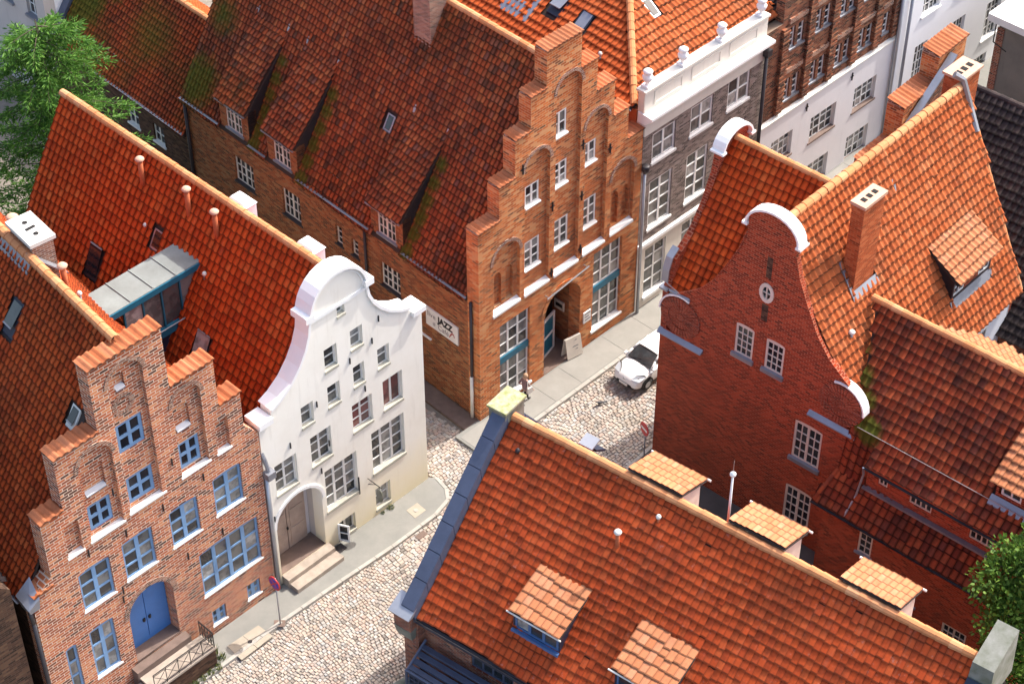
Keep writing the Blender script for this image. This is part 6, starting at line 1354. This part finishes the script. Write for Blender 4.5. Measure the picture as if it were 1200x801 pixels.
# ================================================================ pedestrian
PED = thing('person', 'person in mauve top and black trousers walking with a pale bag', 'person', (.50, 57.45), 40)
M['skin'] = mat_plain('skin', (.55,.33,.24), .6, .08); M['mauve'] = mat_plain('mauve_top', (.27,.17,.17), .85, .2, 8); M['trouser'] = mat_plain('black_trousers', (.018,.018,.02), .8, .1); M['hair'] = mat_plain('fair_hair', (.45,.28,.17), .6, .2, 9); M['bag'] = mat_plain('pale_bag', (.7,.66,.6), .7, .15)
M['tan'] = mat_plain('tan_shirt_tail', (.55,.38,.27), .8, .15)
def figure():
    P = {'pel':(0,0,.92,.12),'spi':(.01,0,1.12,.115),'che':(.02,0,1.34,.135),'nec':(.03,0,1.50,.055),'hed':(.06,0,1.62,.085),'top':(.06,0,1.72,.075)}
    E_ = [('pel','spi'),('spi','che'),('che','nec'),('nec','hed'),('hed','top')]
    for s_, sg in (('l',1),('r',-1)):
        f = sg
        P.update({'hip'+s_:(0,sg*.09,.88,.085),'kne'+s_:(.16*f+.05,sg*.10,.50,.06),'ank'+s_:(.27*f-.06*(1-f)/2,sg*.10,.10+.06*(f < 0),.04),'toe'+s_:(.27*f+.17,sg*.11,.04+.02*(f < 0),.032),
                  'sho'+s_:(.02,sg*.17,1.40,.06),'elb'+s_:(-.10*f-.02,sg*.24,1.14,.042),'wri'+s_:(-.08*f+.14,sg*.25,.94,.03),'han'+s_:(-.08*f+.19,sg*.25,.88,.026)})
        E_ += [('pel','hip'+s_),('hip'+s_,'kne'+s_),('kne'+s_,'ank'+s_),('ank'+s_,'toe'+s_),('che','sho'+s_),('sho'+s_,'elb'+s_),('elb'+s_,'wri'+s_),('wri'+s_,'han'+s_)]
        for i in range(4):
            P['f%d%s' % (i,s_)] = (-.08*f+.235+.01*(i % 2), sg*.25+(.022*(i-1.5)), .80+.012*abs(i-1.3), .0085); E_.append(('han'+s_, 'f%d%s' % (i,s_)))
        P['th'+s_] = (-.08*f+.22, sg*.21, .87, .009); E_.append(('wri'+s_, 'th'+s_))
    ks = list(P); c = .90
    me = bpy.data.meshes.new('body'); me.from_pydata([(P[k][0]*c,P[k][1]*c,P[k][2]*c) for k in ks], [(ks.index(a),ks.index(b)) for a, b in E_], [])
    o = bpy.data.objects.new('body', me); COL.objects.link(o); mo = o.modifiers.new('skin','SKIN')
    for i, k in enumerate(ks): sv = me.skin_vertices[0].data[i]; sv.radius = (P[k][3]*c,P[k][3]*c*(1.25 if k in ('pel','spi','che') else 1)); sv.use_root = (k == 'pel')
    ss = o.modifiers.new('sub','SUBSURF'); ss.levels = 2; ss.render_levels = 2
    dg = bpy.context.evaluated_depsgraph_get(); m2 = bpy.data.meshes.new_from_object(o.evaluated_get(dg)); bpy.data.objects.remove(o)
    m2.materials.clear()
    for k in ('skin','mauve','trouser','tan'): m2.materials.append(M[k])
    for f in m2.polygons:
        x, y, z = f.center/c
        f.material_index = 2 if z < .86 and abs(y) < .2 else 3 if z < .93 and abs(y) < .19 else 1 if (z < 1.46 and abs(y) < .22 and z > .86) or (1.2 < z < 1.46) else 0
    m2.shade_smooth(); b = bpy.data.objects.new('body', m2); COL.objects.link(b); b.parent = PED
    MB().lathe((.04*c,0,1.60*c), [(.06,-.06),(.105,.0),(.108,.07),(.08,.125),(.02,.15)], 12).build('hair', 'hair', PED, True)
    MB().lathe((.15*c,0,1.62*c), [(.012,-.02),(.02,-.01),(.012,.02)], 6).build('nose', 'skin', PED)
    for sg in (-1,1): MB().lathe((.135*c,sg*.032,1.645*c), [(.006,-.006),(.01,0),(.006,.006)], 6).build('eye', 'black', PED); MB().lathe((.055*c,sg*.088*c,1.61*c), [(.01,-.025),(.018,0),(.01,.025)], 6).build('ear', 'skin', PED)
    MB().box(.13*c,.142*c,-.02,.02,1.565*c,1.575*c).build('mouth', 'terracotta', PED)
figure()
BAG = thing('shoulder_bag', 'pale bag hanging from the walking person shoulder', 'bag', (.50, 57.45), 40)
MB().hexa([(-.12,-.34,.82),(.14,-.34,.82),(.14,-.24,.82),(-.12,-.24,.82),(-.10,-.33,1.08),(.12,-.33,1.08),(.12,-.25,1.08),(-.10,-.25,1.08)]).build('bag_body', 'bag', BAG); MB().path([(-.1,-.29,1.07),(.0,-.17,1.31),(.1,-.29,1.07)], .014, 5).build('bag_strap', 'bag', BAG)
# ================================================================ pigeon
PG = thing('pigeon', 'small dark pigeon standing on the cobbles near the white car', 'bird', (3.46,57.49), 200, -.10)
M['pigeon'] = mat_plain('pigeon_feathers', (.06,.06,.07), .6, .3, 20)
pb = MB()
sec = [(-.22,.012,.10),(-.13,.03,.115),(-.05,.06,.12),(.03,.068,.13),(.09,.05,.155),(.12,.032,.19),(.14,.034,.215),(.165,.026,.225),(.185,.006,.218)]
V = []; n = 8
for x, r, z in sec: V += [(x, r*math.cos(2*math.pi*i/n), z+r*math.sin(2*math.pi*i/n)) for i in range(n)]
F = [(i*n+j, i*n+(j+1) % n, (i+1)*n+(j+1) % n, (i+1)*n+j) for i in range(len(sec)-1) for j in range(n)]+[tuple(range(n)), tuple((len(sec)-1)*n+j for j in range(n-1,-1,-1))]
pb.add(V, F).tube((.0,.025,.0),(.0,.025,.09),.008,n=5).tube((.02,-.025,.0),(.02,-.025,.09),.008,n=5).box(-.32,-.18,-.03,.03,.092,.108).tube((.18,0,.218),(.21,0,.21),.007,.002,5)
pb.build('body', 'pigeon', PG, True)

# ================================================================ trees
def leafmat(name, stops):
    m, nt, p = newmat(name); at = N(nt, 'ShaderNodeAttribute', attribute_name='tv'); col = ramp(nt, at.outputs['Fac'], stops)
    nt.links.new(col, p.inputs['Base Color']); p.inputs['Roughness'].default_value = .6; p.inputs['Specular IOR Level'].default_value = .25
    tr = nt.nodes.new('ShaderNodeBsdfTranslucent'); nt.links.new(col, tr.inputs[0]); mx = nt.nodes.new('ShaderNodeMixShader'); mx.inputs[0].default_value = .4
    nt.links.new(p.outputs[0], mx.inputs[1]); nt.links.new(tr.outputs[0], mx.inputs[2])
    nt.links.new(mx.outputs[0], [n for n in nt.nodes if n.type == 'OUTPUT_MATERIAL'][0].inputs[0]); return m
M['bark'] = mat_plain('bark', (.10,.075,.055), .9, .35, 6, bmp=.4)
M['needles'] = leafmat('bright_needles', [(0,(.022,.07,.012)),(.35,(.055,.15,.02)),(.7,(.11,.25,.035)),(1,(.20,.35,.065))])
M['leaves'] = leafmat('deciduous_leaves', [(0,(.035,.085,.015)),(.5,(.085,.18,.028)),(.85,(.15,.27,.04)),(1,(.22,.36,.06))])
def quads(P, D, Wd, Ln):
    """leaf quads: centre P, direction D, width and length arrays"""
    n = len(P); rng = np.random.default_rng(1); up = rng.normal(size=(n,3)); S_ = np.cross(D, up); S_ /= np.linalg.norm(S_,axis=1)[:,None]+1e-9
    a = P-S_*Wd[:,None]*.25; b = P+S_*Wd[:,None]*.25; m1 = P+D*Ln[:,None]*.5+S_*Wd[:,None]*.5; m2 = P+D*Ln[:,None]*.5-S_*Wd[:,None]*.5; t = P+D*Ln[:,None]
    V = np.stack([a,b,m1,t,m2],1).reshape(-1,3)
    i = np.arange(n)*5; F = np.stack([i,i+1,i+2,i+4],1); F2 = np.stack([i+4,i+2,i+3,i+3],1)
    return V, F, F2
def conifer(label, xy, h, R, seed):
    t = thing('larch_tree', label, 'tree', xy, 0); rng = np.random.default_rng(seed)
    MB().tube((0,0,-.2),(.1,.05,h*.55),.28,.16,10).tube((.1,.05,h*.55),(.05,0,h),.16,.02,8).build('trunk', 'bark', t, True)
    P = []; D = []; br = MB()
    nb = 150
    for i in range(nb):
        z = h*(.12+.86*i/nb); az = i*2.399+rng.normal()*.3; L = R*(1-.62*(z/h))*(.75+.5*rng.random()); L = max(L,.35)
        p0 = np.array((.08,.03,z)); dirn = np.array((math.cos(az),math.sin(az),.12)); prev = p0
        for k in range(1,7):
            q = p0+dirn*L*k/6+np.array((0,0,-.55*L*(k/6)**2*.5)); br.tube(prev, q, .03*(1-k/8), .03*(1-(k+1)/8), 4); 
            # sprays along the branch
            for _ in range(int(42*(.5+k/6))):
                c = prev+(q-prev)*rng.random(); side = rng.normal(size=3)*np.array((1,1,.35)); side /= np.linalg.norm(side)
                r = rng.random()*.42*(1.1-.4*k/6); pp = c+side*r+np.array((0,0,-r*.35)); dd = side+dirn*.7+np.array((0,0,-.35)); P.append(pp); D.append(dd/np.linalg.norm(dd))
            prev = q
    br.build('branches', 'bark', t)
    P = np.array(P); D = np.array(D); n = len(P); V, F, F2 = quads(P, D, rng.uniform(.035,.065,n), rng.uniform(.14,.28,n))
    leaves(t, V, F, F2, n, rng, P, R, h, 'needles')
def leaves(t, V, F, F2, n, rng, P, R, h, mat):
    tv = np.clip(rng.normal(.5,.22,n),0,1)
    fast_mesh('crown', V, F, mat, t, tv, None); o = t.children[-1] if t.children else None
    F3 = F2[:, :3]; fast_mesh('crown_leaf_tips', V, F3, mat, t, tv, None)
def broad(label, xy, z0, h, R, seed, n=15000):
    t = thing('broadleaf_tree', label, 'tree', xy, 0); rng = np.random.default_rng(seed)
    MB().tube((0,0,-.2),(.05,.1,z0+h*.3),.22,.13,10).tube((.05,.1,z0+h*.3),(0,0,z0+h*.85),.13,.03,8).build('trunk', 'bark', t, True)
    lb = MB(); cl = []
    for i in range(34):
        a = i*2.399; zz = z0+h*(.08+.86*((i*.618) % 1)); rr = R*math.sqrt(max(.05,1-((zz-z0-h*.45)/(h*.6))**2))*(.45+.5*rng.random())
        c = np.array((rr*math.cos(a), rr*math.sin(a), zz)); cl.append((c, R*(.26+.20*rng.random()))); lb.tube((.05,.1,max(z0*.8,zz-h*.25)), c, .05, .012, 5)
    lb.build('limbs', 'bark', t)
    P = []; D = []
    for k in range(n):
        c, r = cl[rng.integers(len(cl))]; d = rng.normal(size=3); d /= np.linalg.norm(d); P.append(c+d*r*(.55+.5*rng.random())*np.array((1,1,.75))); dd = d+rng.normal(size=3)*.6+np.array((0,0,-.2)); D.append(dd/np.linalg.norm(dd))
    P = np.array(P); D = np.array(D); V, F, F2 = quads(P, D, rng.uniform(.07,.13,n), rng.uniform(.11,.2,n))
    leaves(t, V, F, F2, n, rng, P, R, h, 'leaves')
conifer('bright green feathery larch tree behind the white house roof', ww2(-1.9,19.0), 12.8, 4.5, 3)
def rw2(s, t): return (R_O[0]+s*cr-t*sr, R_O[1]+s*sr+t*cr)
broad('dark leafy green tree beside the catslide roof extension', rw2(17.2,-2.2), 2.2, 7.6, 2.35, 8)
flush_tiles(300)
